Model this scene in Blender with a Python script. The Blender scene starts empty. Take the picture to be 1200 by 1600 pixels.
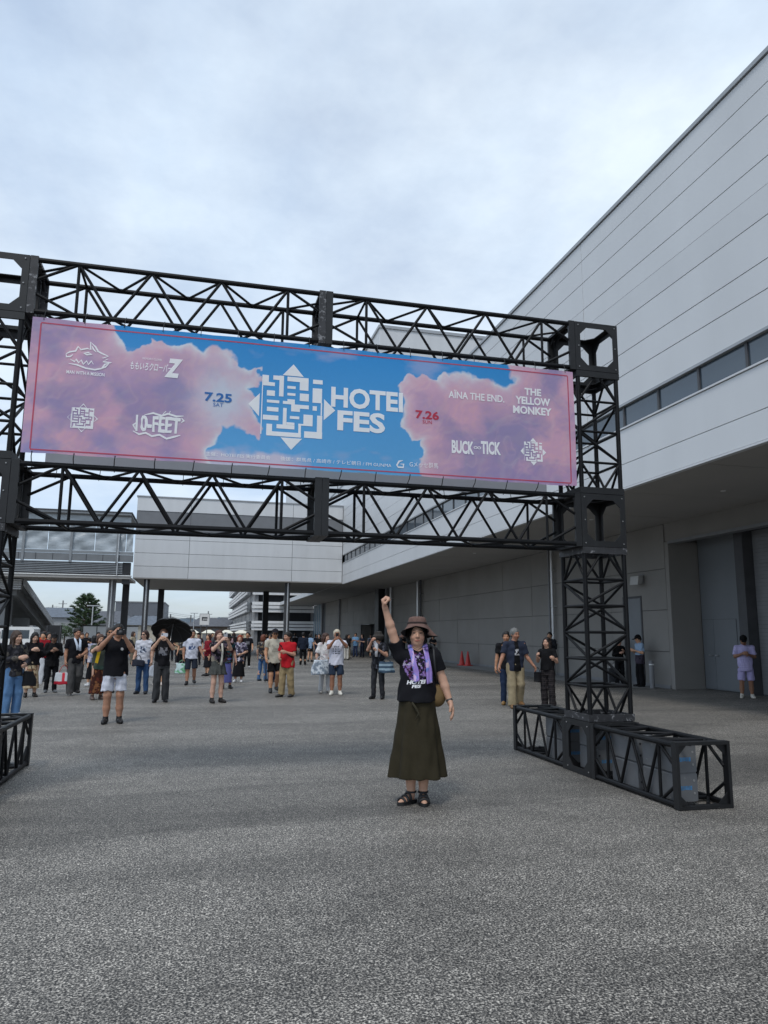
import bpy, math, random
import numpy as np
from mathutils import Matrix, Vector, Quaternion

R_ = math.radians
rng = np.random.RandomState(7)
random.seed(7)
scene = bpy.context.scene
COL = scene.collection

# ------------------------------------------------------------------ camera
cam_d = bpy.data.cameras.new('camera')
cam = bpy.data.objects.new('camera', cam_d)
COL.objects.link(cam)
PIT, YAW, ROLL = R_(9.479), R_(13.952), R_(0.486)
_F = Vector((math.sin(YAW) * math.cos(PIT), math.cos(YAW) * math.cos(PIT), math.sin(PIT)))
_R = Vector((math.cos(YAW), -math.sin(YAW), 0))
_U = _R.cross(_F)
_r = _R * math.cos(ROLL) + _U * math.sin(ROLL)
_u = -_R * math.sin(ROLL) + _U * math.cos(ROLL)
m = Matrix((_r, _u, -_F)).transposed().to_4x4()
m.translation = (0, 0, 1.5)
cam.matrix_world = m
cam_d.sensor_fit = 'VERTICAL'
cam_d.sensor_height = 24.0
cam_d.sensor_width = 18.0
cam_d.lens = 1142.7 / 1600 * 24.0
cam_d.clip_start = 0.05
cam_d.clip_end = 6000
scene.camera = cam

# ------------------------------------------------------------------ sky
SUN_EL, SUN_AZ = R_(58), R_(213)      # azimuth measured from +Y towards +X
world = bpy.data.worlds.new('World')
scene.world = world
world.use_nodes = True
nt = world.node_tree
nt.nodes.clear()
N = nt.nodes.new
def lk(a, b): nt.links.new(a, b)
out = N('ShaderNodeOutputWorld'); bg = N('ShaderNodeBackground'); bg.inputs['Strength'].default_value = 0.1
sky = N('ShaderNodeTexSky'); sky.sky_type = 'NISHITA'; sky.sun_disc = False
sky.sun_elevation = SUN_EL; sky.sun_rotation = SUN_AZ; sky.altitude = 100; sky.air_density = 1.0; sky.dust_density = 1.5; sky.ozone_density = 1.5
tc = N('ShaderNodeTexCoord'); sep = N('ShaderNodeSeparateXYZ'); lk(tc.outputs['Generated'], sep.inputs[0])
zz = N('ShaderNodeMath'); zz.operation = 'MAXIMUM'; lk(sep.outputs['Z'], zz.inputs[0]); zz.inputs[1].default_value = 0.0
za = N('ShaderNodeMath'); za.operation = 'ADD'; lk(zz.outputs[0], za.inputs[0]); za.inputs[1].default_value = 0.16
dv = N('ShaderNodeVectorMath'); dv.operation = 'DIVIDE'; lk(tc.outputs['Generated'], dv.inputs[0])
cb = N('ShaderNodeCombineXYZ'); lk(za.outputs[0], cb.inputs[0]); lk(za.outputs[0], cb.inputs[1]); cb.inputs[2].default_value = 1e6
lk(cb.outputs[0], dv.inputs[1])
n1 = N('ShaderNodeTexNoise'); n1.inputs['Scale'].default_value = 0.85; n1.inputs['Detail'].default_value = 8; n1.inputs['Roughness'].default_value = 0.57; n1.inputs['Distortion'].default_value = 0.5
n2 = N('ShaderNodeTexNoise'); n2.inputs['Scale'].default_value = 1.9; n2.inputs['Detail'].default_value = 6; n2.inputs['Roughness'].default_value = 0.6
of = N('ShaderNodeVectorMath'); of.operation = 'ADD'; lk(dv.outputs[0], of.inputs[0]); of.inputs[1].default_value = (3.1, 7.7, 0)
lk(of.outputs[0], n1.inputs['Vector']); lk(of.outputs[0], n2.inputs['Vector'])
r1 = N('ShaderNodeValToRGB')            # cloud brightness: grey-blue bellies to bright thin parts
r1.color_ramp.elements[0].position = 0.30; r1.color_ramp.elements[0].color = (5.7, 7.2, 9.2, 1)
r1.color_ramp.elements[1].position = 0.68; r1.color_ramp.elements[1].color = (8.5, 9.5, 10.4, 1)
lk(n1.outputs['Fac'], r1.inputs[0])
r2 = N('ShaderNodeMapRange'); r2.inputs['From Min'].default_value = 0.30; r2.inputs['From Max'].default_value = 0.62
r2.inputs['To Min'].default_value = 0.62; r2.inputs['To Max'].default_value = 1.0; lk(n2.outputs['Fac'], r2.inputs['Value'])
# clearer band low over the horizon
hz = N('ShaderNodeMapRange'); hz.inputs['From Min'].default_value = 0.02; hz.inputs['From Max'].default_value = 0.22
hz.inputs['To Min'].default_value = 0.45; hz.inputs['To Max'].default_value = 1.0; lk(sep.outputs['Z'], hz.inputs['Value'])
mm = N('ShaderNodeMath'); mm.operation = 'MULTIPLY'; lk(r2.outputs[0], mm.inputs[0]); lk(hz.outputs[0], mm.inputs[1])
skm = N('ShaderNodeMixRGB'); skm.blend_type = 'MULTIPLY'; skm.inputs[0].default_value = 1.0; lk(sky.outputs[0], skm.inputs[1]); skm.inputs[2].default_value = (1.25, 1.3, 1.45, 1)
mx = N('ShaderNodeMixRGB'); lk(mm.outputs[0], mx.inputs[0]); lk(skm.outputs[0], mx.inputs[1]); lk(r1.outputs[0], mx.inputs[2])
lk(mx.outputs[0], bg.inputs['Color']); lk(bg.outputs[0], out.inputs[0])

# ------------------------------------------------------------------ sun behind thin cloud
sd = bpy.data.lights.new('sun', 'SUN'); sd.energy = 1.25; sd.angle = R_(12); sd.color = (1.0, 0.96, 0.90)
so = bpy.data.objects.new('sun', sd); COL.objects.link(so)
sdir = Vector((math.sin(SUN_AZ) * math.cos(SUN_EL), math.cos(SUN_AZ) * math.cos(SUN_EL), math.sin(SUN_EL)))
so.rotation_euler = sdir.to_track_quat('Z', 'Y').to_euler(); so.location = sdir * 60

vs = scene.view_settings
vs.view_transform = 'Standard'; vs.look = 'None'; vs.exposure = 0.1; vs.gamma = 1.0; vs.use_curve_mapping = False

# ------------------------------------------------------------------ helpers
def srgb(h):
    h = h.lstrip('#'); v = [int(h[i:i + 2], 16) / 255 for i in (0, 2, 4)]
    return tuple(c / 12.92 if c <= 0.04045 else ((c + 0.055) / 1.055) ** 2.4 for c in v)

MATS = {}
def mat(name, col, rough=0.6, var=0.15, scale=3.0, bump=0.0, bscale=40.0, metal=0.0, spec=0.5, stretch=(1, 1, 1), wear=None, wscale=14.0, wmin=0.6):
    """Principled material: base colour broken up by noise, optional worn paint colour and fine bump."""
    if name in MATS: return MATS[name]
    M = bpy.data.materials.new(name); M.use_nodes = True; t = M.node_tree; t.nodes.clear()
    o = t.nodes.new('ShaderNodeOutputMaterial'); b = t.nodes.new('ShaderNodeBsdfPrincipled'); t.links.new(b.outputs[0], o.inputs[0])
    b.inputs['Roughness'].default_value = rough; b.inputs['Metallic'].default_value = metal; b.inputs['Specular IOR Level'].default_value = spec
    g = t.nodes.new('ShaderNodeNewGeometry'); mp = t.nodes.new('ShaderNodeMapping'); mp.inputs['Scale'].default_value = stretch
    t.links.new(g.outputs['Position'], mp.inputs['Vector'])
    n = t.nodes.new('ShaderNodeTexNoise'); n.inputs['Scale'].default_value = scale; n.inputs['Detail'].default_value = 5; t.links.new(mp.outputs[0], n.inputs['Vector'])
    r = t.nodes.new('ShaderNodeValToRGB')
    lo = tuple(max(0, c * (1 - var)) for c in col); hi = tuple(min(1, c * (1 + var)) for c in col)
    r.color_ramp.elements[0].position = 0.3; r.color_ramp.elements[0].color = (*lo, 1)
    r.color_ramp.elements[1].position = 0.7; r.color_ramp.elements[1].color = (*hi, 1)
    t.links.new(n.outputs['Fac'], r.inputs[0]); src = r.outputs[0]
    if wear:
        n3 = t.nodes.new('ShaderNodeTexNoise'); n3.inputs['Scale'].default_value = wscale; n3.inputs['Detail'].default_value = 8; n3.inputs['Roughness'].default_value = 0.7
        t.links.new(g.outputs['Position'], n3.inputs['Vector'])
        mr = t.nodes.new('ShaderNodeMapRange'); mr.inputs['From Min'].default_value = wmin; mr.inputs['From Max'].default_value = wmin + 0.06
        t.links.new(n3.outputs['Fac'], mr.inputs['Value'])
        mxx = t.nodes.new('ShaderNodeMixRGB'); t.links.new(mr.outputs[0], mxx.inputs[0]); t.links.new(src, mxx.inputs[1]); mxx.inputs[2].default_value = (*wear, 1)
        src = mxx.outputs[0]
    t.links.new(src, b.inputs['Base Color'])
    if bump:
        n2 = t.nodes.new('ShaderNodeTexNoise'); n2.inputs['Scale'].default_value = bscale; n2.inputs['Detail'].default_value = 3; t.links.new(mp.outputs[0], n2.inputs['Vector'])
        bp = t.nodes.new('ShaderNodeBump'); bp.inputs['Strength'].default_value = bump; bp.inputs['Distance'].default_value = 0.02
        t.links.new(n2.outputs['Fac'], bp.inputs['Height']); t.links.new(bp.outputs[0], b.inputs['Normal'])
    MATS[name] = M
    return M

def attr_mat(name, rough=0.8, bump=0.15, bscale=120.0, sss=0.0, translucent=0.0, sheen=0.0, spec=0.3):
    """Material whose dye colour comes from the mesh's own colour attribute (cloth, skin, print)."""
    if name in MATS: return MATS[name]
    M = bpy.data.materials.new(name); M.use_nodes = True; t = M.node_tree; t.nodes.clear()
    o = t.nodes.new('ShaderNodeOutputMaterial'); b = t.nodes.new('ShaderNodeBsdfPrincipled')
    a = t.nodes.new('ShaderNodeAttribute'); a.attribute_name = 'Col'
    b.inputs['Roughness'].default_value = rough; b.inputs['Specular IOR Level'].default_value = spec
    g = t.nodes.new('ShaderNodeNewGeometry')
    n = t.nodes.new('ShaderNodeTexNoise'); n.inputs['Scale'].default_value = 25; n.inputs['Detail'].default_value = 4; t.links.new(g.outputs['Position'], n.inputs['Vector'])
    mr = t.nodes.new('ShaderNodeMapRange'); mr.inputs['To Min'].default_value = 0.82; mr.inputs['To Max'].default_value = 1.18; t.links.new(n.outputs['Fac'], mr.inputs['Value'])
    mu = t.nodes.new('ShaderNodeMixRGB'); mu.blend_type = 'MULTIPLY'; mu.inputs[0].default_value = 1.0
    t.links.new(a.outputs['Color'], mu.inputs[1]); t.links.new(mr.outputs[0], mu.inputs[2]); t.links.new(mu.outputs[0], b.inputs['Base Color'])
    if sss:
        b.inputs['Subsurface Weight'].default_value = sss; b.inputs['Subsurface Radius'].default_value = (0.01, 0.004, 0.002); b.inputs['Subsurface Scale'].default_value = 1.0
    if bump:
        n2 = t.nodes.new('ShaderNodeTexNoise'); n2.inputs['Scale'].default_value = bscale; n2.inputs['Detail'].default_value = 2; t.links.new(g.outputs['Position'], n2.inputs['Vector'])
        bp = t.nodes.new('ShaderNodeBump'); bp.inputs['Strength'].default_value = bump; bp.inputs['Distance'].default_value = 0.004
        t.links.new(n2.outputs['Fac'], bp.inputs['Height']); t.links.new(bp.outputs[0], b.inputs['Normal'])
    if translucent:
        tr = t.nodes.new('ShaderNodeBsdfTranslucent'); t.links.new(mu.outputs[0], tr.inputs['Color'])
        ms = t.nodes.new('ShaderNodeMixShader'); ms.inputs[0].default_value = translucent
        t.links.new(b.outputs[0], ms.inputs[1]); t.links.new(tr.outputs[0], ms.inputs[2]); t.links.new(ms.outputs[0], o.inputs[0])
    else:
        t.links.new(b.outputs[0], o.inputs[0])
    MATS[name] = M
    return M

def wmat(o):
    mw = Matrix.LocRotScale(o.location, o.rotation_euler if o.rotation_mode != 'QUATERNION' else o.rotation_quaternion, o.scale)
    if o.parent: return wmat(o.parent) @ o.matrix_parent_inverse @ mw
    return mw

def link(o, parent=None):
    COL.objects.link(o)
    if parent is not None:
        o.parent = parent; o.matrix_parent_inverse = wmat(parent).inverted()
    return o

def tag(o, label=None, cat=None, group=None, kind=None):
    if label: o['label'] = label
    if cat: o['category'] = cat
    if group: o['group'] = group
    if kind: o['kind'] = kind
    return o

def empty(name, loc=(0, 0, 0), rz=0.0):
    o = bpy.data.objects.new(name, None); o.location = loc; o.rotation_euler = (0, 0, rz); o.empty_display_size = 0.2
    return link(o)

def mesh(name, verts, faces, material, parent=None, smooth=False, local=False, cols=None):
    """Linked mesh object; vertices are world coordinates unless local=True (then in the parent's space)."""
    me = bpy.data.meshes.new(name)
    me.from_pydata([tuple(map(float, v)) for v in verts] if not isinstance(verts, np.ndarray) else verts.tolist(), [], faces if not isinstance(faces, np.ndarray) else faces.tolist())
    if material: me.materials.append(material)
    if smooth: me.polygons.foreach_set('use_smooth', [True] * len(me.polygons))
    if cols is not None:
        ca = me.color_attributes.new('Col', 'FLOAT_COLOR', 'POINT')
        c4 = np.ones((len(verts), 4), np.float32); c4[:, :3] = cols
        ca.data.foreach_set('color', c4.ravel())
    me.update()
    o = bpy.data.objects.new(name, me)
    COL.objects.link(o)
    if parent is not None:
        o.parent = parent
        if not local: o.matrix_parent_inverse = wmat(parent).inverted()
    return o

_cache = {}
def unit_cube(material, bev=False):
    k = ('c', material.name)
    if k not in _cache:
        v = [(x, y, z) for x in (-.5, .5) for y in (-.5, .5) for z in (-.5, .5)]
        f = [(0, 1, 3, 2), (4, 6, 7, 5), (0, 4, 5, 1), (2, 3, 7, 6), (0, 2, 6, 4), (1, 5, 7, 3)]
        me = bpy.data.meshes.new('block'); me.from_pydata(v, [], f); me.materials.append(material); _cache[k] = me
    return _cache[k]

def cube(name, lo, hi, material, parent=None):
    o = bpy.data.objects.new(name, unit_cube(material))
    o.location = [(a + b) / 2 for a, b in zip(lo, hi)]; o.scale = [abs(b - a) for a, b in zip(lo, hi)]
    return link(o, parent)

def unit_cyl(material, n=10):
    k = ('y', material.name, n)
    if k not in _cache:
        v = [(math.cos(2 * math.pi * i / n), math.sin(2 * math.pi * i / n), z) for z in (-.5, .5) for i in range(n)]
        f = [(i, (i + 1) % n, n + (i + 1) % n, n + i) for i in range(n)]
        caps = [tuple(range(n - 1, -1, -1)), tuple(range(n, 2 * n))]
        me = bpy.data.meshes.new('tube'); me.from_pydata(v, [], f + caps); me.materials.append(material)
        for p in me.polygons: p.use_smooth = len(p.vertices) == 4
        _cache[k] = me
    return _cache[k]

def cyl(name, a, b, r, material, parent=None, n=10):
    a = Vector(a); b = Vector(b); d = b - a
    o = bpy.data.objects.new(name, unit_cyl(material, n))
    o.rotation_mode = 'QUATERNION'; o.rotation_quaternion = d.to_track_quat('Z', 'Y')
    o.location = (a + b) / 2; o.scale = (r, r, d.length)
    return link(o, parent)

class MB:
    """Collects simple solids into one mesh."""
    def __init__(s): s.v = []; s.f = []
    def box(s, lo, hi):
        n = len(s.v)
        s.v += [(x, y, z) for x in (lo[0], hi[0]) for y in (lo[1], hi[1]) for z in (lo[2], hi[2])]
        s.f += [tuple(i + n for i in q) for q in [(0, 1, 3, 2), (4, 6, 7, 5), (0, 4, 5, 1), (2, 3, 7, 6), (0, 2, 6, 4), (1, 5, 7, 3)]]
        return s
    def tube(s, pts, r, n=8, cap=True):
        pts = [Vector(p) for p in pts]; rs = r if isinstance(r, (list, tuple)) else [r] * len(pts)
        base = len(s.v); prev = None
        for i, p in enumerate(pts):
            d = (pts[min(i + 1, len(pts) - 1)] - pts[max(i - 1, 0)]).normalized()
            a = d.orthogonal().normalized() if prev is None else (prev - d * prev.dot(d)).normalized()
            prev = a; b = d.cross(a)
            for k in range(n):
                t = 2 * math.pi * k / n; s.v.append(tuple(p + (a * math.cos(t) + b * math.sin(t)) * rs[i]))
        for i in range(len(pts) - 1):
            for k in range(n):
                s.f.append((base + i * n + k, base + i * n + (k + 1) % n, base + (i + 1) * n + (k + 1) % n, base + (i + 1) * n + k))
        if cap:
            s.f.append(tuple(base + k for k in range(n - 1, -1, -1))); e = base + (len(pts) - 1) * n; s.f.append(tuple(e + k for k in range(n)))
        return s
    def poly(s, pts, depth):
        """prism: polygon pts (3-D, planar) swept by the vector depth"""
        n = len(s.v); k = len(pts); d = Vector(depth)
        s.v += [tuple(p) for p in pts] + [tuple(Vector(p) + d) for p in pts]
        s.f += [tuple(range(n, n + k)), tuple(range(n + 2 * k - 1, n + k - 1, -1))]
        s.f += [(n + (i + 1) % k, n + i, n + k + i, n + k + (i + 1) % k) for i in range(k)]
        return s
    def build(s, name, material, parent=None, smooth=False, local=False):
        return mesh(name, s.v, s.f, material, parent, smooth, local)

# value noise used for printed patterns and shapes
def vnoise(p, seed=0):
    p = np.asarray(p, np.float64); i = np.floor(p).astype(np.int64); f = p - i; f = f * f * (3 - 2 * f)
    dim = p.shape[-1]; tot = 0
    for c in range(2 ** dim):
        off = [(c >> k) & 1 for k in range(dim)]
        h = np.full(p.shape[:-1], seed * 7919 + 1013, np.int64); w = 1.0
        for k in range(dim):
            h = (h * 374761393 + (i[..., k] + off[k]) * (668265263 + 40503 * k)) & 0x7fffffff
            w = w * (f[..., k] if off[k] else 1 - f[..., k])
        h = ((h ^ (h >> 13)) * 1274126177) & 0x7fffffff
        h = h ^ (h >> 16)
        tot = tot + w * (h & 0xffff) / 65535.0
    return tot
def fbm(p, oct=4, seed=0, gain=0.5):
    t = 0; a = 1; s = 0; p = np.asarray(p, float)
    for k in range(oct):
        t = t + a * vnoise(p * 2 ** k, seed + k); s += a; a *= gain
    return t / s
# ================================================================== THE SETTING
def asphalt_mat():
    M = bpy.data.materials.new('porous_asphalt'); M.use_nodes = True; t = M.node_tree; t.nodes.clear()
    n = t.nodes.new; L = t.links.new
    o = n('ShaderNodeOutputMaterial'); b = n('ShaderNodeBsdfPrincipled'); L(b.outputs[0], o.inputs[0]); b.inputs['Roughness'].default_value = 0.68; b.inputs['Specular IOR Level'].default_value = 0.5
    g = n('ShaderNodeNewGeometry')
    def noise(sc, det=2, rough=0.5, dist=0.0, stretch=None):
        x = n('ShaderNodeTexNoise'); x.inputs['Scale'].default_value = sc; x.inputs['Detail'].default_value = det; x.inputs['Roughness'].default_value = rough; x.inputs['Distortion'].default_value = dist
        if stretch:
            mp = n('ShaderNodeMapping'); mp.inputs['Scale'].default_value = stretch; mp.inputs['Rotation'].default_value = (0, 0, R_(12)); L(g.outputs['Position'], mp.inputs[0]); L(mp.outputs[0], x.inputs[0])
        else: L(g.outputs['Position'], x.inputs[0])
        return x
    # aggregate: pale stones with dark pores between
    a = noise(92, 2.5, 0.6, 0.4); r = n('ShaderNodeValToRGB'); e = r.color_ramp.elements
    e[0].position = 0.40; e[0].color = (0.022, 0.021, 0.020, 1); e[1].position = 0.66; e[1].color = (0.50, 0.463, 0.405, 1)
    k = e.new(0.50); k.color = (0.108, 0.100, 0.090, 1)
    L(a.outputs['Fac'], r.inputs[0])
    v = n('ShaderNodeTexVoronoi'); v.inputs['Scale'].default_value = 60; L(g.outputs['Position'], v.inputs['Vector'])
    hs = n('ShaderNodeSeparateColor'); L(v.outputs['Color'], hs.inputs[0])
    vr = n('ShaderNodeMapRange'); vr.inputs['To Min'].default_value = 0.62; vr.inputs['To Max'].default_value = 1.4; L(hs.outputs[0], vr.inputs['Value'])
    m1 = n('ShaderNodeMixRGB'); m1.blend_type = 'MULTIPLY'; m1.inputs[0].default_value = 1; L(r.outputs[0], m1.inputs[1]); L(vr.outputs[0], m1.inputs[2])
    # laying bands, dried puddle marks and traffic-polished patches
    p1 = noise(0.55, 5, 0.6, 0.6, (0.35, 1.3, 1)); q1 = n('ShaderNodeMapRange'); q1.inputs['From Min'].default_value = 0.36; q1.inputs['From Max'].default_value = 0.62; q1.inputs['To Min'].default_value = 0.74; q1.inputs['To Max'].default_value = 1.18; L(p1.outputs['Fac'], q1.inputs['Value'])
    p2 = noise(3.2, 4, 0.65); q2 = n('ShaderNodeMapRange'); q2.inputs['From Min'].default_value = 0.3; q2.inputs['From Max'].default_value = 0.7; q2.inputs['To Min'].default_value = 0.84; q2.inputs['To Max'].default_value = 1.16; L(p2.outputs['Fac'], q2.inputs['Value'])
    mu = n('ShaderNodeMath'); mu.operation = 'MULTIPLY'; L(q1.outputs[0], mu.inputs[0]); L(q2.outputs[0], mu.inputs[1])
    m2 = n('ShaderNodeMixRGB'); m2.blend_type = 'MULTIPLY'; m2.inputs[0].default_value = 1; L(m1.outputs[0], m2.inputs[1]); L(mu.outputs[0], m2.inputs[2])
    L(m2.outputs[0], b.inputs['Base Color'])
    c2 = noise(27, 3, 0.6, 0.3); qc = n('ShaderNodeMapRange'); qc.inputs['From Min'].default_value = 0.34; qc.inputs['From Max'].default_value = 0.66; qc.inputs['To Min'].default_value = 0.78; qc.inputs['To Max'].default_value = 1.22; L(c2.outputs['Fac'], qc.inputs['Value'])
    m3 = n('ShaderNodeMixRGB'); m3.blend_type = 'MULTIPLY'; m3.inputs[0].default_value = 1; L(m2.outputs[0], m3.inputs[1]); L(qc.outputs[0], m3.inputs[2])
    # paving lanes laid side by side, each a slightly different mix, with wandering seams
    sx = n('ShaderNodeSeparateXYZ'); rm = n('ShaderNodeMapping'); rm.inputs['Rotation'].default_value = (0, 0, R_(-7)); L(g.outputs['Position'], rm.inputs[0]); L(rm.outputs[0], sx.inputs[0])
    wn = noise(1.4, 3, 0.6); wa = n('ShaderNodeMath'); wa.operation = 'MULTIPLY_ADD'; L(wn.outputs['Fac'], wa.inputs[0]); wa.inputs[1].default_value = 0.35; L(sx.outputs['Y'], wa.inputs[2])
    dvd = n('ShaderNodeMath'); dvd.operation = 'DIVIDE'; L(wa.outputs[0], dvd.inputs[0]); dvd.inputs[1].default_value = 1.55; fl = n('ShaderNodeMath'); fl.operation = 'FLOOR'; L(dvd.outputs[0], fl.inputs[0])
    wt = n('ShaderNodeTexWhiteNoise'); wt.noise_dimensions = '1D'; L(fl.outputs[0], wt.inputs['W']); wm = n('ShaderNodeMapRange'); wm.inputs['To Min'].default_value = 0.86; wm.inputs['To Max'].default_value = 1.14; L(wt.outputs['Value'], wm.inputs['Value'])
    m4 = n('ShaderNodeMixRGB'); m4.blend_type = 'MULTIPLY'; m4.inputs[0].default_value = 1; L(m3.outputs[0], m4.inputs[1]); L(wm.outputs[0], m4.inputs[2])
    # oil and water stains
    st = noise(0.9, 4, 0.55, 1.0); sr = n('ShaderNodeMapRange'); sr.inputs['From Min'].default_value = 0.66; sr.inputs['From Max'].default_value = 0.74; sr.inputs['To Min'].default_value = 1.0; sr.inputs['To Max'].default_value = 0.72; L(st.outputs['Fac'], sr.inputs['Value'])
    m5 = n('ShaderNodeMixRGB'); m5.blend_type = 'MULTIPLY'; m5.inputs[0].default_value = 1; L(m4.outputs[0], m5.inputs[1]); L(sr.outputs[0], m5.inputs[2]); L(m5.outputs[0], b.inputs['Base Color'])
    bp = n('ShaderNodeBump'); bp.inputs['Strength'].default_value = 0.7; bp.inputs['Distance'].default_value = 0.006; L(a.outputs['Fac'], bp.inputs['Height']); L(bp.outputs[0], b.inputs['Normal'])
    return M
ASPH = asphalt_mat()
S = 1500
tag(mesh('ground', [(-S, -S, 0), (S, -S, 0), (S, S, 0), (-S, S, 0)], [(0, 1, 2, 3)], ASPH), 'grey porous asphalt of the open square', 'ground', kind='structure')

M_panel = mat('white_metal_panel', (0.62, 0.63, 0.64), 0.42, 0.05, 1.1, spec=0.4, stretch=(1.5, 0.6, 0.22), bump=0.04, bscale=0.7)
M_panel2 = mat('white_metal_panel_b', (0.60, 0.61, 0.62), 0.42, 0.05, 1.1, spec=0.4, stretch=(1.5, 0.6, 0.22), bump=0.04, bscale=0.7)
M_joint = mat('dark_joint', (0.10, 0.105, 0.115), 0.8, 0.1)
M_trim = mat('grey_aluminium_trim', (0.34, 0.35, 0.36), 0.4, 0.06, metal=0.3)
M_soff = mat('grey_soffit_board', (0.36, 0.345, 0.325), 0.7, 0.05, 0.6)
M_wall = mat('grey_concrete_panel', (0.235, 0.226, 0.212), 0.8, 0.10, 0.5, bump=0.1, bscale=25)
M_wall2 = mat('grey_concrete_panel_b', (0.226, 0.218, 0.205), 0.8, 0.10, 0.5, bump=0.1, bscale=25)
M_door = mat('blue_grey_door_paint', (0.165, 0.18, 0.195), 0.5, 0.06, 0.8)
M_steel = mat('pale_steel', (0.55, 0.56, 0.57), 0.35, 0.08, metal=0.6)
M_black = mat('black_paint', (0.012, 0.012, 0.014), 0.5, 0.2)
M_darkgrey = mat('dark_grey_paint', (0.06, 0.062, 0.068), 0.6, 0.15)
M_midgrey = mat('mid_grey_paint', (0.20, 0.205, 0.215), 0.6, 0.08)
M_white = mat('white_paint', (0.78, 0.78, 0.77), 0.5, 0.05)

def glass_mat(name, tint=(0.05, 0.07, 0.09)):
    if name in MATS: return MATS[name]
    M = bpy.data.materials.new(name); M.use_nodes = True; t = M.node_tree; b = t.nodes['Principled BSDF']
    b.inputs['Base Color'].default_value = (*tint, 1); b.inputs['Roughness'].default_value = 0.06; b.inputs['Specular IOR Level'].default_value = 0.9
    g = t.nodes.new('ShaderNodeNewGeometry'); n = t.nodes.new('ShaderNodeTexNoise'); n.inputs['Scale'].default_value = 0.8; t.links.new(g.outputs['Position'], n.inputs[0])
    bp = t.nodes.new('ShaderNodeBump'); bp.inputs['Strength'].default_value = 0.04; t.links.new(n.outputs['Fac'], bp.inputs['Height']); t.links.new(bp.outputs[0], b.inputs['Normal'])
    MATS[name] = M; return M
M_glass = glass_mat('tinted_glass')

# ---------------------------------------------------------------- exhibition hall on the right
XF, XW, ZS, ZR = 9.2, 13.4, 4.81, 11.69
hall = tag(empty('exhibition_hall', (XW, 20, 0)), 'long exhibition hall with white panelled overhang and grey lower wall, filling the right side', 'building')
Y0, Y1 = -6.0, 60.0
# core behind the cladding (the dark seen in the joints)
cube('core', (XF + 0.06, Y0, 6.78), (XF + 9, Y1, ZR - 0.05), M_joint, hall)
cube('core', (XF + 0.06, Y0, ZS + 0.06), (XF + 9, Y1, 6.15), M_joint, hall)
cube('core', (XF + 0.35, Y0, 6.15), (XF + 9, Y1, 6.78), M_joint, hall)
rows = [11.60, 11.10, 10.49, 9.77, 9.27, 8.72, 7.95, 7.42, 6.76]
vj = [Y0, 3.94, 15.94, 27.94, 39.94, 48.5, 60.0]
J = 0.008
for i in range(len(rows) - 1):
    for j in range(len(vj) - 1):
        jig = 0.0025 * ((i * 7 + j * 3) % 4)
        cube('upper_panel', (XF - jig, vj[j] + J, rows[i + 1] + J), (XF + 0.055, vj[j + 1] - J, rows[i] - J), (M_panel, M_panel2)[(i + j) % 5 == 0], hall)
lowrows = [6.16, 5.36, 4.82]
for i in range(2):
    for j in range(len(vj) - 1):
        cube('fascia_panel', (XF - 0.002 * i, vj[j] + J, lowrows[i + 1] + J), (XF + 0.055, vj[j + 1] - J, lowrows[i] - J), M_panel, hall)
cube('coping', (XF - 0.05, Y0, 11.61), (XF + 0.6, Y1, 11.70), M_trim, hall)
cube('drip_edge', (XF - 0.02, Y0, 4.775), (XF + 0.10, 48.4, 4.815), M_panel2, hall)
cube('window_head', (XF - 0.025, Y0, 6.70), (XF + 0.34, 48.4, 6.757), M_trim, hall)
cube('window_sill', (XF - 0.03, Y0, 6.165), (XF + 0.34, 48.4, 6.20), M_panel2, hall)
# window ribbon: one pane and one mullion at a time
y = -5.25; wi = 0
while y < 48:
    w = min(1.31, 48.3 - y)
    wn = cube('window', (XF + 0.06, y + 0.03, 6.205), (XF + 0.08, y + w - 0.03, 6.695), M_glass, hall)
    cube('mullion', (XF + 0.03, y - 0.03, 6.203), (XF + 0.10, y + 0.03, 6.698), M_darkgrey, wn)
    y += w; wi += 1
# soffit boards
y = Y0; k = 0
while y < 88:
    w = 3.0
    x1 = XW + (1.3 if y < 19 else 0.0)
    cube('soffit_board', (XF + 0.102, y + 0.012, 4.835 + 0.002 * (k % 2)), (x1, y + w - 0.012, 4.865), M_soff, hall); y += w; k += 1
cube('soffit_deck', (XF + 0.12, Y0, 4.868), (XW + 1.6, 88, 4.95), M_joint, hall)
for (yy, xx) in [(9.5, 10.9), (14.2, 11.6), (18.9, 10.9), (23.6, 11.6), (28.3, 10.9)]:
    cyl('downlight', (xx, yy, 4.822), (xx, yy, 4.84), 0.06, M_white, hall, 12)
# far canopy beyond the cross wing
cube('canopy_edge', (XF + 0.0, 61.6, 4.78), (XF + 0.10, 88, 5.15), M_panel2, hall)
# lower wall panels
wy = [19.10]
while wy[-1] < 80: wy.append(round(wy[-1] + 3.05, 3))
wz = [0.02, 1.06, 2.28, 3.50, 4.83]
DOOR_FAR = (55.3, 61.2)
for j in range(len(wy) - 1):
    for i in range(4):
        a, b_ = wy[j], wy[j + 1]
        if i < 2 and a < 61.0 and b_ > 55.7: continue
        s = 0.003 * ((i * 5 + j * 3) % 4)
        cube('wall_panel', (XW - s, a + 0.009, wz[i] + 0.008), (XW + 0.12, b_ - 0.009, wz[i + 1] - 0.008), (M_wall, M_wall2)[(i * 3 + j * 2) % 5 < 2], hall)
cube('wall_core', (XW + 0.05, 19.15, 0.0), (XW + 0.118, 55.6, 4.83), M_joint, hall)
cube('wall_core', (XW + 0.05, 61.8, 0.0), (XW + 0.118, 82, 4.83), M_joint, hall)
cube('wall_core', (XW + 0.05, 55.6, 2.28), (XW + 0.118, 61.8, 4.83), M_joint, hall)
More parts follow.
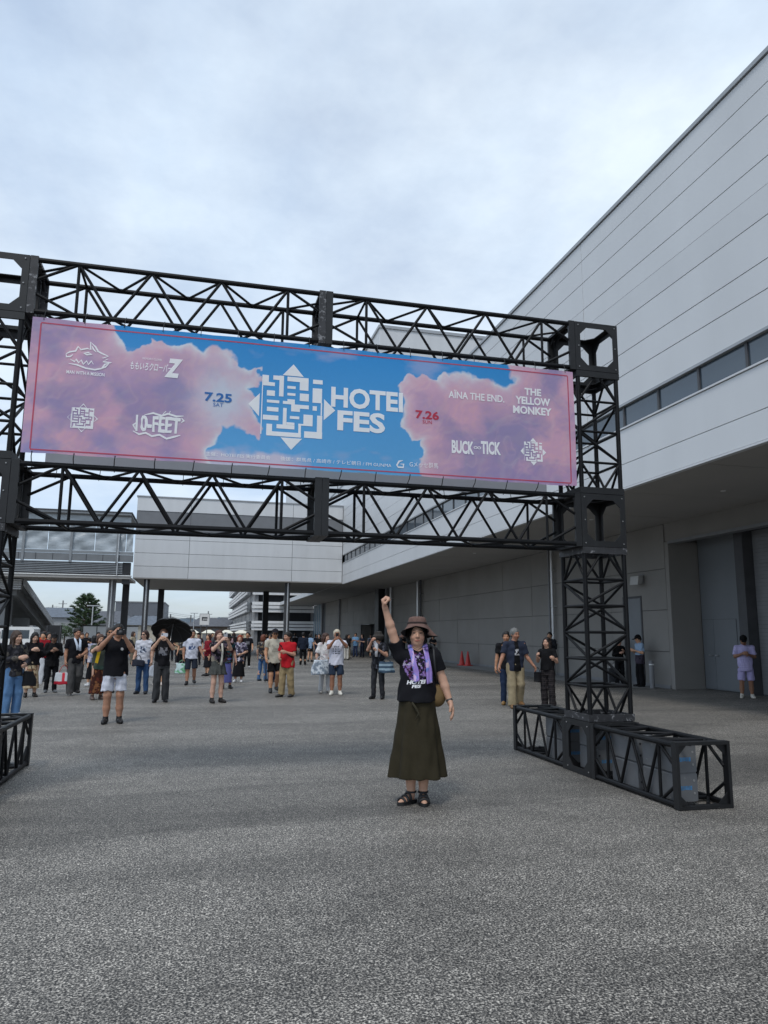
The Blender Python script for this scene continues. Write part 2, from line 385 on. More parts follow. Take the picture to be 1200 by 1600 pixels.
cube('dark_doorway', (XW + 0.9, 55.0, 0.0), (XW + 1.0, 62.5, 2.6), M_black, hall)
cube('doorway_side', (XW + 0.12, 61.7, 0), (XW + 0.9, 61.85, 2.28), M_wall2, hall); cube('doorway_side', (XW + 0.12, 55.6, 0), (XW + 0.9, 55.75, 2.28), M_wall2, hall)
cube('plinth', (XW - 0.03, 19.12, 0.0), (XW - 0.0125, 55.3, 0.10), M_midgrey, hall)
# glazed end
for k in range(5):
    g_ = cube('glass_panel', (XW + 0.02, 82.1 + k * 1.4, 0.2), (XW + 0.05, 83.4 + k * 1.4, 4.8), glass_mat('pale_glass', (0.25, 0.36, 0.45)), hall)
    cube('mullion', (XW - 0.04, 82.0 + k * 1.4, 0), (XW + 0.08, 82.1 + k * 1.4, 4.83), M_steel, g_)
# columns and downpipes against the wall
for (yy, r_, m_) in [(44.3, 0.09, M_steel), (43.7, 0.07, M_darkgrey), (51.0, 0.10, M_steel), (52.3, 0.12, M_midgrey), (71.0, 0.10, M_midgrey), (81.4, 0.12, M_midgrey), (26.1, 0.055, M_steel), (26.35, 0.04, M_midgrey)]:
    dp = cyl('downpipe', (XW - 0.16, yy, 0.0), (XW - 0.16, yy, 4.835), r_, m_, hall)
    for zc in (1.2, 2.6, 4.0): cube('bracket', (XW - 0.2, yy - r_ - 0.02, zc), (XW, yy + r_ + 0.02, zc + 0.04), m_, dp)
cube('pier', (XW - 0.5, 53.4, 0.0), (XW - 0.01, 54.6, 4.835), M_black, hall)
# personnel door in the wall by the tower
dr = cube('door', (XW - 0.022, 20.45, 0.06), (XW - 0.010, 21.35, 2.68), M_door, hall)
fr = MB(); fr.box((XW - 0.03, 20.38, 0.0), (XW - 0.008, 20.447, 2.75)); fr.box((XW - 0.03, 21.353, 0.0), (XW - 0.008, 21.42, 2.75)); fr.box((XW - 0.03, 20.45, 2.683), (XW - 0.008, 21.35, 2.75)); fr.build('door_frame', M_darkgrey, dr)
# deep loading recess near the camera
XR = 14.4
cube('recess_jamb', (XW + 0.121, 19.12, 0.0), (XR + 0.2, 19.45, 4.83), M_wall2, hall)
cube('corner_pier', (XW, 18.92, 0.0), (XR, 19.10, 4.28), M_wall, hall)
cube('recess_header', (XW + 0.02, Y0, 4.30), (XW + 0.22, 19.08, 4.834), M_wall, hall)
cube('header_trim', (XW - 0.03, Y0, 4.215), (XW + 0.25, 18.9, 4.297), M_midgrey, hall)
cube('recess_ceiling', (XW + 0.22, Y0, 4.40), (XR + 0.3, 18.9, 4.45), M_soff, hall)
sl = cube('sliding_door', (XR, 17.02, 0.02), (XR + 0.08, 18.9, 4.38), M_door, hall)
cube('sliding_door', (XR + 0.003, 16.95, 0.02), (XR + 0.08, 17.012, 4.38), M_darkgrey, hall)
for (a, b_) in [(17.47, 18.40), (18.41, 19.34)]:
    b_ = min(b_, 18.88)
    lf = cube('door_leaf', (XR - 0.014, a, 0.05), (XR - 0.003, b_, 1.99), M_door, hall)
    fz = MB(); fz.box((XR - 0.009, a - 0.012, 0.05), (XR - 0.0035, a - 0.002, 2.0)); fz.box((XR - 0.009, a, 1.993), (XR - 0.0035, b_, 2.003)); fz.build('door_gap', M_joint, lf)
for yy in (18.33, 18.48):
    h_ = MB(); h_.tube([(XR - 0.014, yy, 0.98), (XR - 0.07, yy, 0.98), (XR - 0.07, yy + (0.12 if yy > 18.4 else -0.12), 0.98)], 0.013); h_.build('door_handle', M_steel, sl)
cube('shutter_post', (XR - 0.35, 16.62, 0.0), (XR + 0.1, 16.94, 4.38), M_darkgrey, hall)
z = 0.03; 
while z < 4.3:
    cube('shutter_slat', (XR - 0.05 + 0.01 * (int(z * 100) % 2), 8.0, z + 0.004), (XR, 16.6, z + 0.098), M_midgrey, hall); z += 0.1
cube('shutter_core', (XR - 0.02, 8.0, 0.0), (XR + 0.03, 16.61, 4.38), M_joint, hall)
cube('recess_back', (XR + 0.1, Y0, 0.0), (XR + 0.2, 19.1, 4.40), M_wall2, hall)
# taller hall roof block behind
cube('hall_block', (13.0, 54.3, 11.0), (60, 120, 25.9), M_panel2, hall)
for zz_ in (24.4, 22.9, 21.4, 19.9, 18.4): cube('block_joint', (12.985, 54.285, zz_), (60, 54.295, zz_ + 0.05), M_trim, hall)
cube('block_coping', (12.9, 54.2, 25.9), (60.1, 120, 26.15), M_trim, hall)

# ---------------------------------------------------------------- cross wing on columns
wing = tag(empty('cross_wing', (2.5, 48.5, 0)), 'white panelled wing bridging across on dark columns beside the hall', 'building')
YW = 48.5
XL = -4.2
cube('wing_core', (XL + 0.06, YW + 0.06, 4.92), (XF - 0.02, 61.4, 10.02), M_joint, wing)
wr = [7.68, 7.33, 6.46, 5.62, 4.88]
wx = [XL, -0.85, 5.78, XF - 0.03]
for i in range(4):
    for j in range(3):
        cube('wing_panel', (wx[j] + 0.012, YW - 0.003 * ((i + j) % 2), wr[i + 1] + 0.011), (wx[j + 1] - 0.012, YW + 0.055, wr[i] - 0.011), (M_panel, M_panel2)[(i + j) % 3 == 0], wing)
for j in range(3):
    cube('parapet_panel', (wx[j] + 0.012, YW, 9.17), (wx[j + 1] - 0.012, YW + 0.055, 10.06), M_panel, wing)
    cube('window', (wx[j] + 0.012, YW + 0.03, 7.70), (wx[j + 1] - 0.012, YW + 0.05, 9.15), mat('grey_louvre', (0.17, 0.175, 0.185), 0.5, 0.05), wing)
for i in range(5): cube('side_panel', (XL - 0.001, YW + 0.06, [4.88, 5.62, 6.46, 7.33, 9.17][i] + 0.01), (XL + 0.05, 61.4, [5.62, 6.46, 7.33, 9.17, 10.06][i] - 0.01), M_panel2, wing)
cube('wing_soffit', (XL, YW, 4.83), (XF - 0.03, 61.5, 4.878), M_soff, wing)
cube('wing_coping', (XL - 0.05, YW - 0.05, 10.065), (XF, 61.5, 10.14), M_trim, wing)
for (xx, yy, w) in [(-3.38, 49.3, 0.34), (5.62, 49.3, 0.34), (-3.0, 60.2, 0.44), (5.15, 60.2, 0.44)]:
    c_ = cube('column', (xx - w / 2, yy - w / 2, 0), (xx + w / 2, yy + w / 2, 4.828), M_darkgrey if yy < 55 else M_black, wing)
    if yy < 55: cyl('downpipe', (xx + 0.02, yy - w / 2 - 0.07, 0), (xx + 0.02, yy - w / 2 - 0.07, 4.82), 0.06, M_steel, c_)

# ---------------------------------------------------------------- elevated walkway on the left
walk = tag(empty('elevated_walkway', (-6, 40, 0)), 'raised covered walkway with wrapped grey side panels at the left', 'walkway')
M_wrap = mat('grey_sheeting', (0.36, 0.40, 0.43), 0.35, 0.2, 1.6, bump=0.9, bscale=3.0, spec=0.5, stretch=(1, 1, 2.2))
M_deck = mat('dark_steel_deck', (0.05, 0.053, 0.06), 0.5, 0.25, 2)
YK = 40.0
xs = [-15.55, -13.3, -11.05, -8.8, -6.55, -4.3, -3.5]
M_frame = mat('grey_frame_steel', (0.22, 0.235, 0.25), 0.45, 0.1)
for j in range(len(xs) - 1):
    a, b_ = xs[j], xs[j + 1]
    if b_ < -13: continue
    md = (a + b_) / 2
    # sagging sheet, two per bay
    for (p, q) in ((a + 0.06, md - 0.012), (md + 0.012, b_ - 0.06)):
        nx, nz = 14, 12; vv = []; ff = []
        ph = random.random() * 6
        for iz in range(nz + 1):
            for ix in range(nx + 1):
                u, v = ix / nx, iz / nz
                d = 0.05 * math.sin(3.0 * u + 9 * v + ph) * math.sin(math.pi * u) + 0.035 * math.sin(14 * v - 5 * u + ph) * math.sin(math.pi * v)
                vv.append((p + (q - p) * u, YK + 0.06 + d, 5.62 + (7.05 - 5.62) * v))
        for iz in range(nz):
            for ix in range(nx): ff.append((iz * (nx + 1) + ix, iz * (nx + 1) + ix + 1, (iz + 1) * (nx + 1) + ix + 1, (iz + 1) * (nx + 1) + ix))
        mesh('side_sheet', vv, ff, M_wrap, walk, True)
    cube('post', (a - 0.06, YK - 0.06, 5.0), (a + 0.06, YK + 0.10, 7.08), M_frame, walk)
cube('rail', (-13, YK - 0.03, 5.46), (-3.5, YK + 0.08, 5.60), M_frame, walk)
cube('skirt_band', (-13, YK - 0.01, 5.08), (-3.5, YK + 0.08, 5.44), mat('grey_skirt', (0.17, 0.18, 0.19), 0.5, 0.1), walk)
for i in range(12): cube('skirt_joint', (-13 + i * 0.8, YK - 0.02, 5.09), (-12.97 + i * 0.8, YK - 0.011, 5.43), M_deck, walk)
for i in range(7):                                   # stepped steel louvres under the rail
    cube('louvre', (-13, YK - 0.02 + 0.02 * i, 4.98 - 0.085 * i), (-4.0, YK + 0.10 + 0.02 * i, 5.03 - 0.085 * i), M_frame, walk)
cube('louvre_back', (-13, YK + 0.24, 4.40), (-4.0, YK + 0.28, 5.05), M_deck, walk)
cube('deck_edge', (-13, YK - 0.05, 4.34), (-3.55, YK + 0.35, 4.385), M_white, walk)
cube('deck', (-13, YK + 0.0, 4.20), (-3.6, YK + 3.6, 4.335), M_soff, walk)
cube('roof', (-13, YK - 0.25, 7.50), (-3.7, YK + 3.8, 7.60), M_frame, walk)
cube('roof_beam', (-13, YK + 0.0, 7.10), (-3.72, YK + 0.14, 7.42), M_wrap, walk)
cube('roof_trim', (-13, YK - 0.28, 7.602), (-3.65, YK + 3.9, 7.66), M_darkgrey, walk)
cube('end_frame', (-4.0, YK + 0.1, 3.95), (-3.62, YK + 0.5, 5.06), M_black, walk)
for (xx, yy, m_) in [(-4.55, 41.2, M_midgrey), (-4.05, 43.2, M_black)]:
    c_ = cube('column', (xx - 0.17, yy - 0.17, 0), (xx + 0.17, yy + 0.17, 4.198), m_, walk)
    if yy < 42: cyl('downpipe', (xx, yy - 0.24, 0), (xx, yy - 0.24, 4.6), 0.05, M_steel, c_)
cyl('downpipe', (-4.25, 39.9, 4.4), (-4.25, 39.9, 6.6), 0.03, M_steel, walk)

# ---------------------------------------------------------------- covered stair descending at far left
stair = tag(empty('covered_stair', (-10, 45, 0)), 'grey concrete covered stair with sloping roof at the far left', 'stair')
M_conc = mat('weathered_concrete', (0.24, 0.245, 0.25), 0.85, 0.18, 1.2, bump=0.15, bscale=14)
M_tile = mat('pale_roof_metal', (0.5, 0.51, 0.52), 0.5, 0.1)
sx0, sx1 = -15.5, -9.1
def sz(yy): return 3.95 - (yy - 41.5) * 0.236
b1 = MB(); b1.poly([(sx0, 41.5, sz(41.5)), (sx1, 41.5, sz(41.5)), (sx1, 50.4, sz(50.4)), (sx0, 50.4, sz(50.4))], (0, 0, 0.22)); b1.build('roof_slab', M_conc, stair)
for i in range(10):
    yy = 41.6 + i * 0.88
    b1 = MB(); b1.poly([(sx0, yy, sz(yy) + 0.225), (sx1 + 0.12, yy, sz(yy) + 0.225), (sx1 + 0.12, yy + 0.84, sz(yy + 0.84) + 0.225), (sx0, yy + 0.84, sz(yy + 0.84) + 0.225)], (0, 0, 0.07)); b1.build('roof_sheet', M_tile, stair)
for i in range(5):
    cube('roof_course', (sx0, 41.2, 3.62 + i * 0.11), (-9.0 - 0.0 * i, 41.45 + 0.004 * i, 3.70 + i * 0.11), M_tile, stair)
b1 = MB(); b1.poly([(sx1 - 0.2, 41.8, sz(41.8) - 0.55), (sx1 - 0.2, 50.2, sz(50.2) - 0.4), (sx1 - 0.2, 50.2, sz(50.2) - 0.02), (sx1 - 0.2, 41.8, sz(41.8) - 0.02)], (-0.3, 0, 0)); b1.build('edge_beam', M_conc, stair)
for (yy, w) in [(42.0, 0.9), (46.6, 0.45)]:
    cube('pier', (sx1 - 1.3, yy - 0.2, 0), (sx1 - 0.52 + 0.1 * w, yy + 0.2, sz(yy) - 0.5), M_conc, stair)
cube('end_wall', (sx0, 41.55, 0), (sx1 - 0.6, 41.75, 3.6), M_conc, stair)
b1 = MB(); b1.poly([(sx1 + 0.13, 41.5, sz(41.5) - 0.12), (sx1 + 0.13, 50.4, sz(50.4) - 0.12), (sx1 + 0.13, 50.4, sz(50.4) + 0.28), (sx1 + 0.13, 41.5, sz(41.5) + 0.28)], (0.06, 0, 0)); b1.build('lit_edge_fascia', mat('painted_lit_edge', (0.5, 0.51, 0.52), 0.5, 0.08), stair)  # added strip, its pale colour paints in the light on the edge beam
cube('dark_back', (sx0, 51.2, 0), (sx1 + 0.2, 51.4, 1.7), M_darkgrey, stair)

# ---------------------------------------------------------------- parking garage in the distance
gar = tag(empty('parking_garage', (9, 90, 0)), 'white banded multi-storey parking garage seen under the wing', 'building')
gx0, gy0 = 6.1, 90.0
M_gband = mat('pale_garage_band', (0.78, 0.79, 0.80), 0.5, 0.06)
M_gdark = mat('garage_dark', (0.018, 0.02, 0.024), 0.7, 0.2)
cube('garage_core', (gx0 + 0.5, gy0 + 0.8, 0), (40, 153, 9.9), M_gdark, gar)
for lvl, (za_, zb_) in enumerate([(1.8, 3.0), (3.95, 5.28), (6.05, 7.4), (8.1, 9.4)]):
    n_ = 3; dz = (zb_ - za_) / n_
    for i in range(n_):
        cube('louvre_band', (gx0 - 0.05 * (i == 1), gy0 - 0.12 * (i % 2), za_ + dz * i + 0.04), (40, gy0 + 0.25, za_ + dz * (i + 1) - 0.05), M_gband, gar)
    # folded slat panels along the receding side
    for k in range(25):
        ya = gy0 + 0.3 + k * 2.3
        for i in range(n_):
            b1 = MB(); b1.poly([(gx0 - 0.75, ya, za_ + dz * i + 0.04), (gx0 + 0.05, ya + 2.1, za_ + dz * i + 0.04), (gx0 + 0.05, ya + 2.1, za_ + dz * (i + 1) - 0.06), (gx0 - 0.75, ya, za_ + dz * (i + 1) - 0.10)], (0.1, 0, 0)); b1.build('slat_panel', M_gband, gar)
for k in range(8): cube('garage_column', (gx0 + 0.4 + k * 3.4, gy0 + 0.3, 0), (gx0 + 0.75 + k * 3.4, gy0 + 0.6, 10), M_midgrey, gar)
for k in range(20): cube('garage_column', (gx0 + 0.12, gy0 + 1.0 + k * 3, 0), (gx0 + 0.4, gy0 + 1.4 + k * 3, 10), M_steel, gar)

# ---------------------------------------------------------------- distant town
def house(x, y, w, d, h, rh, wall, roof, label, hip=True):
    t = tag(empty('house', (x, y, 0)), label, 'house', 'houses on the skyline')
    cube('wall', (x - w / 2, y - d / 2, 0), (x + w / 2, y + d / 2, h), wall, t)
    o = 0.5; i = w * 0.28 if hip else 0.0
    v = [(x - w / 2 - o, y - d / 2 - o, h), (x + w / 2 + o, y - d / 2 - o, h), (x + w / 2 + o, y + d / 2 + o, h), (x - w / 2 - o, y + d / 2 + o, h), (x - w / 2 + i, y, h + rh), (x + w / 2 - i, y, h + rh)]
    mesh('roof', v, [(0, 1, 5, 4), (1, 2, 5), (2, 3, 4, 5), (3, 0, 4), (3, 2, 1, 0)], roof, t)
    for k in (-0.25, 0.2): cube('window', (x + k * w - 0.6, y - d / 2 - 0.03, h * 0.45), (x + k * w + 0.6, y - d / 2 - 0.005, h * 0.85), M_glass, t)
    return t
M_roofg = mat('grey_tiles', (0.10, 0.105, 0.12), 0.7, 0.2, 2)
M_roofb = mat('blue_grey_tiles', (0.12, 0.14, 0.17), 0.7, 0.2, 2)
M_hw1 = mat('brown_render', (0.14, 0.11, 0.09), 0.8, 0.1); M_hw2 = mat('cream_render', (0.5, 0.46, 0.38), 0.8, 0.1); M_hw3 = mat('grey_render', (0.3, 0.31, 0.32), 0.8, 0.1)
house(1.5, 140, 7, 8, 2.6, 1.6, M_hw1, M_roofg, 'brown house with grey hipped roof below the square sign')
house(6.0, 150, 8, 8, 2.8, 1.7, M_hw1, M_roofg, 'brown house with hipped roof just left of the garage')
house(-26, 160, 18, 10, 4.2, 2.0, M_hw3, M_roofb, 'long grey house behind the utility poles')
house(-8.5, 130, 9, 8, 2.6, 1.6, M_hw2, M_roofb, 'cream house behind the walkway column')
house(-16.5, 150, 9, 9, 3.2, 2.2, M_hw3, M_roofg, 'grey tiled house to the right of the pine')
wh = tag(empty('warehouse', (-15, 190, 0)), 'flat grey warehouse block behind the pine tree', 'building')
cube('wall', (-20, 190, 0), (-8.5, 215, 8.6), mat('slate_cladding', (0.13, 0.14, 0.16), 0.6, 0.08), wh); cube('parapet', (-20.1, 189.9, 8.6), (-8.4, 215, 8.9), M_midgrey, wh)
for i in range(4): cube('window', (-18.5 + i * 2.6, 189.95, 4.2), (-17 + i * 2.6, 189.98, 5.6), M_glass, wh)
# low blue hill
hv = []; hf = []
for i in range(61):
    x = -420 + i * 12; h = 13 + 9 * math.exp(-((x + 40) / 70) ** 2) + 3 * math.sin(i * 0.7) + 2 * math.sin(i * 1.9)
    hv += [(x, 900, 0), (x, 960, max(4, h)), (x, 1100, 0)]
for i in range(60): hf += [(3 * i, 3 * i + 3, 3 * i + 4, 3 * i + 1), (3 * i + 1, 3 * i + 4, 3 * i + 5, 3 * i + 2)]
tag(mesh('hill', hv, hf, mat('wooded_hill', (0.07, 0.095, 0.12), 0.9, 0.3, 0.03), None, True), 'low blue-grey hill on the horizon', 'hill', kind='structure')
# utility poles and wires
M_pole = mat('concrete_pole', (0.20, 0.20, 0.205), 0.8, 0.1)
poles = [(-33.6, 200, 9.2, 'utility pole with two crossarms left of the pine'), (-36.5, 203, 8.2, 'shorter utility pole at the left end of the skyline wires'), (2.2, 200, 7.1, 'utility pole right of the square sign'), (-7.5, 205, 6.3, 'utility pole showing above the black umbrella'), (-2.2, 200, 6.0, 'small utility pole left of the square sign')]
for (x, y, h, lab) in poles:
    t = tag(empty('utility_pole', (x, y, 0)), lab, 'pole', 'utility poles on the skyline')
    cyl('pole', (x, y, 0), (x, y, h), 0.16, M_pole, t)
    for q in ((h - 0.9, 1.0), (h - 2.1, 1.5)):
        ca = cube('crossarm', (x - q[1], y - 0.22, q[0]), (x + q[1], y - 0.17, q[0] + 0.12), M_pole, t)
        for s in (-1, 0.4, 1): cyl('insulator', (x + s * q[1] * 0.9, y - 0.2, q[0] + 0.12), (x + s * q[1] * 0.9, y - 0.2, q[0] + 0.36), 0.06, M_white, ca, 6)
    cyl('transformer', (x + 0.4, y, h - 3.6), (x + 0.4, y, h - 2.7), 0.3, M_midgrey, t)
for k, (za_, zb_, ya) in enumerate([(8.3, 6.3, 200), (7.1, 5.4, 200.3), (7.8, 5.9, 199.6)]):
    pts = []
    for i in range(25):
        u = i / 24; x = -60 + 75 * u; pts.append((x, ya, za_ + (zb_ - za_) * u - 1.1 * math.sin(math.pi * ((u * 3) % 1))))
    t = MB().tube(pts, 0.035, 4).build('power_line', M_darkgrey); tag(t, ['uppermost power line sagging along the skyline', 'lowest power line sagging along the skyline', 'middle power line sagging along the skyline'][k], 'cable', 'power lines on the skyline')
# lamp posts
for (x, y, h, lab) in [(-9.9, 75, 3.9, 'T-shaped lamp post in front of the pine tree'), (-0.75, 110, 4.2, 'T-shaped lamp post left of the square sign')]:
    t = tag(empty('lamp_post', (x, y, 0)), lab, 'lamp post', 'T-shaped lamp posts')
    cyl('post', (x, y, 0), (x, y, h), 0.06, M_steel, t); cube('lamp_head', (x - 0.55, y - 0.1, h), (x + 0.55, y + 0.1, h + 0.09), M_steel, t)
# square sign
t = tag(empty('billboard', (0.7, 80, 0)), 'white square billboard with dark emblem on the skyline', 'sign')
cube('panel', (0.05, 80, 2.3), (1.0, 80.12, 3.42), M_white, t); cube('frame', (0.0, 80.01, 2.25), (1.05, 80.1, 3.47), M_trim, t)
b1 = MB(); b1.box((0.25, 79.985, 2.95), (0.82, 79.998, 3.12)); b1.box((0.25, 79.986, 2.72), (0.36, 79.999, 2.945)); b1.box((0.40, 79.986, 2.74), (0.8, 79.999, 2.86)); b1.build('emblem', M_darkgrey, t)
for xx in (0.2, 0.8): cyl('leg', (xx, 80.06, 0), (xx, 80.06, 2.3), 0.05, M_darkgrey, t)
# cream booths
M_tent = mat('cream_canvas', (0.72, 0.66, 0.50), 0.8, 0.05)
for i, (x, w, lab) in enumerate([(-2.4, 1.5, 'leftmost cream booth, behind the black umbrella'), (-0.75, 1.6, 'cream booth just right of the black umbrella'), (1.2, 1.7, 'cream booth below the square sign'), (3.4, 1.7, 'cream booth left of the garage corner'), (5.2, 1.8, 'rightmost cream booth, under the garage corner'), (-7.2, 1.7, 'cream booth between the two walkway columns')]):
    y = 95 if i < 5 else 80
    t = tag(empty('booth', (x, y, 0)), lab, 'booth', 'cream booths along the far side')
    cube('wall', (x - w / 2, y - 0.8, 0), (x + w / 2, y + 0.8, 1.45), M_tent, t)
    o = 0.08; v = [(x - w / 2 - o, y - 0.9, 1.45), (x + w / 2 + o, y - 0.9, 1.45), (x + w / 2 + o, y + 0.9, 1.45), (x - w / 2 - o, y + 0.9, 1.45), (x - 0.25, y, 1.85), (x + 0.25, y, 1.85)]
    mesh('roof', v, [(0, 1, 5, 4), (1, 2, 5), (2, 3, 4, 5), (3, 0, 4), (3, 2, 1, 0)], mat('pale_canvas', (0.8, 0.77, 0.66), 0.8, 0.04), t)
    cube('doorway', (x - w / 2 + 0.08, y - 0.815, 0.1), (x - w / 2 + 0.55, y - 0.802, 1.35), M_midgrey, t)
# white hoarding and dark board
t = tag(empty('hoarding', (-5, 45, 0)), 'row of white hoarding panels in a dark frame behind the crowd', 'hoarding')
for i in range(4):
    a = -6.4 + i * 0.75
    cube('panel', (a + 0.02, 45, 0.25), (a + 0.73, 45.03, 1.80), M_white, t); cube('post', (a - 0.02, 44.98, 0), (a + 0.018, 45.04, 1.86), M_black, t)
cube('top_rail', (-6.42, 44.975, 1.803), (-3.40, 45.045, 1.86), M_black, t)
t = tag(empty('notice_board', (-7, 40, 0)), 'plain black board standing left of the pine tree', 'board')
cube('panel', (-7.42, 40.0, 0.2), (-6.68, 40.05, 1.80), M_black, t)
for xx in (-7.38, -6.76): cube('leg', (xx, 39.97, 0), (xx + 0.04, 39.995, 1.78), M_darkgrey, t)
cube('foot', (-7.4, 39.8, 0.0), (-6.7, 40.2, 0.03), M_darkgrey, t)

# ---------------------------------------------------------------- pine tree
pine = tag(empty('pine_tree', (-12.55, 90, 0)), 'dark green pine tree standing alone on the skyline', 'tree')
MB().tube([(-12.55, 90, 0), (-12.5, 90, 1.6), (-12.6, 90, 3.4), (-12.52, 90, 5.3)], [0.22, 0.17, 0.11, 0.03], 8).build('trunk', mat('pine_bark', (0.09, 0.06, 0.045), 0.9, 0.3, 6), pine, True)
prs = np.random.RandomState(3); pv = []; pf = []; br = MB()
for k in range(46):
    zc = 1.1 + 4.3 * (k / 45) ** 0.95; rad = (1.7 * (1 - ((zc - 1.6) / 4.1) ** 2.6 if zc > 1.6 else 0.8)); rad = max(rad, 0.3) * prs.uniform(0.8, 1.35)
    a = k * 2.4 + prs.uniform(-.3, .3); tip = np.array([-12.55 + rad * math.cos(a), 90 + rad * math.sin(a), zc + 0.35 * rad + 0.1])
    base = np.array([-12.55, 90, zc - 0.15]); br.tube([tuple(base), tuple((base + tip) / 2 - [0, 0, .05]), tuple(tip)], [0.045, 0.03, 0.012], 5)
    for c in range(7):
        u = 0.4 + 0.65 * c / 6; cc = base + (tip - base) * u + prs.normal(0, 0.08, 3); R0 = 0.30 * prs.uniform(.7, 1.25)
        for q in range(42):
            d = prs.normal(0, 1, 3); d[2] = abs(d[2]) * 0.9 + 0.15; d /= np.linalg.norm(d); s = np.cross(d, prs.normal(0, 1, 3)); s /= np.linalg.norm(s)
            p0 = cc + d * R0 * 0.15; p1 = cc + d * R0 * prs.uniform(.7, 1.3); w = 0.028
            n = len(pv); pv += [p0 - s * w, p0 + s * w, p1 + s * w * .4, p1 - s * w * .4]; pf.append((n, n + 1, n + 2, n + 3))
br.build('limb', MATS['pine_bark'], pine)
M_needle = mat('pine_needles', (0.055, 0.095, 0.04), 0.7, 0.45, 2.2)
tag(mesh('crown', np.array(pv), pf, M_needle, pine), kind='stuff')
# roadside hedge and shrubs behind the booths
for (x, y, r0, lab) in [(-15.5, 95, 1.0, 'low green shrub at the foot of the pine'), (-4.6, 120, 1.3, 'dark green tree right of the black umbrella'), (-2.6, 122, 1.1, 'small dark bush left of the square sign')]:
    t = tag(empty('shrub', (x, y, 0)), lab, 'shrub', 'shrubs on the skyline'); pv = []; pf = []
    for q in range(1500):
        d = prs.normal(0, 1, 3); d /= np.linalg.norm(d); rr = r0 * prs.uniform(.55, 1.0) * (1 + .25 * math.sin(5 * d[0] + 3 * d[2])); c = np.array([x, y, 1.5]) + d * rr * np.array([1.3, 1, 0.9])
        a = prs.normal(0, 1, 3); a /= np.linalg.norm(a); b_ = np.cross(a, d); n = len(pv); w = 0.09; pv += [c - a * w, c + b_ * w * .6, c + a * w, c - b_ * w * .6]; pf.append((n, n + 1, n + 2, n + 3))
    tag(mesh('foliage', np.array(pv), pf, M_needle, t), kind='stuff'); MB().tube([(x, y, 0), (x, y, 1.6)], [0.1, 0.05], 6).build('stem', MATS['pine_bark'], t)

# worn paint lines on the ground
def worn_mat():
    M = bpy.data.materials.new('worn_line_paint'); M.use_nodes = True; t = M.node_tree; b = t.nodes['Principled BSDF']; b.inputs['Roughness'].default_value = 0.8
    g = t.nodes.new('ShaderNodeNewGeometry'); n = t.nodes.new('ShaderNodeTexNoise'); n.inputs['Scale'].default_value = 22; n.inputs['Detail'].default_value = 6; t.links.new(g.outputs['Position'], n.inputs[0])
    r = t.nodes.new('ShaderNodeValToRGB'); r.color_ramp.elements[0].position = 0.42; r.color_ramp.elements[0].color = (0.15, 0.15, 0.15, 1); r.color_ramp.elements[1].position = 0.6; r.color_ramp.elements[1].color = (0.42, 0.42, 0.41, 1)
    t.links.new(n.outputs['Fac'], r.inputs[0]); t.links.new(r.outputs[0], b.inputs['Base Color']); return M
MWL = worn_mat()
for (x0, y0, x1, y1) in [(-12, 33.0, 4.5, 33.16), (-9, 27.0, 1.5, 27.14), (7.4, 36.0, 12.9, 36.15), (-6, 21.2, 0.4, 21.32), (6.2, 29.0, 12.8, 29.14)]:
    tag(mesh('painted_line', [(x0, y0, .004), (x1, y0, .004), (x1, y1, .004), (x0, y1, .004)], [(0, 1, 2, 3)], MWL), 'worn pale line painted across the asphalt', 'marking', kind='structure')
tag(mesh('pavement_strip', [(11.9, 19.6, .006), (XW - 0.04, 19.6, .006), (XW - 0.04, 80, .006), (11.9, 80, .006)], [(0, 1, 2, 3)], mat('concrete_apron', (0.22, 0.22, 0.215), 0.85, 0.15, 1.5, bump=0.1)), 'paler concrete strip along the hall wall', 'pavement', kind='structure')

# ---------------------------------------------------------------- small things by the wall
def cone(x, y, lab):
    t = tag(empty('traffic_cone', (x, y, 0)), lab, 'traffic cone', 'red traffic cones by the wall'); M_ = mat('red_cone_plastic', (0.52, 0.035, 0.03), 0.45, 0.08)
    n = 16; prof = [(0.15, 0.045), (0.145, 0.06), (0.03, 0.68), (0.022, 0.70), (0.0, 0.70)]; v = []; f = []
    for (r0, z0) in prof:
        for k in range(n): v.append((x + r0 * math.cos(2 * math.pi * k / n), y + r0 * math.sin(2 * math.pi * k / n), z0))
    for i in range(len(prof) - 1):
        for k in range(n): f.append((i * n + k, i * n + (k + 1) % n, (i + 1) * n + (k + 1) % n, (i + 1) * n + k))
    mesh('body', v, f, M_, t, True)
    b1 = MB(); pts = [(x + 0.21 * math.cos(a) * (1.12 if i % 2 else 1), y + 0.21 * math.sin(a) * (1.12 if i % 2 else 1), 0.0) for i, a in enumerate([2 * math.pi * k / 8 + .2 for k in range(8)])]; b1.poly(pts[::-1], (0, 0, 0.045)); b1.build('base', M_, t)
cone(12.75, 35.0, 'left one of the two red traffic cones by the wall'); cone(12.86, 34.45, 'right one of the two red traffic cones by the wall')
t = tag(empty('bollard', (13.0, 19.45, 0)), 'grey steel bollard with pale band by the recess corner', 'bollard')
cyl('post', (13.0, 19.45, 0), (13.0, 19.45, 0.74), 0.075, M_midgrey, t, 16); cyl('band', (13.0, 19.45, 0.66), (13.0, 19.45, 0.70), 0.077, M_white, t, 16); cyl('cap', (13.0, 19.45, 0.741), (13.0, 19.45, 0.79), 0.06, M_midgrey, t, 16)
t = tag(empty('wall_speaker', (13.4, 20.3, 3.2)), 'grey wall-mounted horn speaker beside the tower', 'speaker')
b1 = MB(); b1.poly([(13.02, 20.42, 3.08), (13.10, 20.10, 3.08), (13.14, 20.10, 3.34), (13.06, 20.42, 3.34)][::-1], (0.20, 0.06, 0.03)); b1.build('housing', mat('pale_grey_plastic', (0.42, 0.42, 0.41), 0.5, 0.06), t)
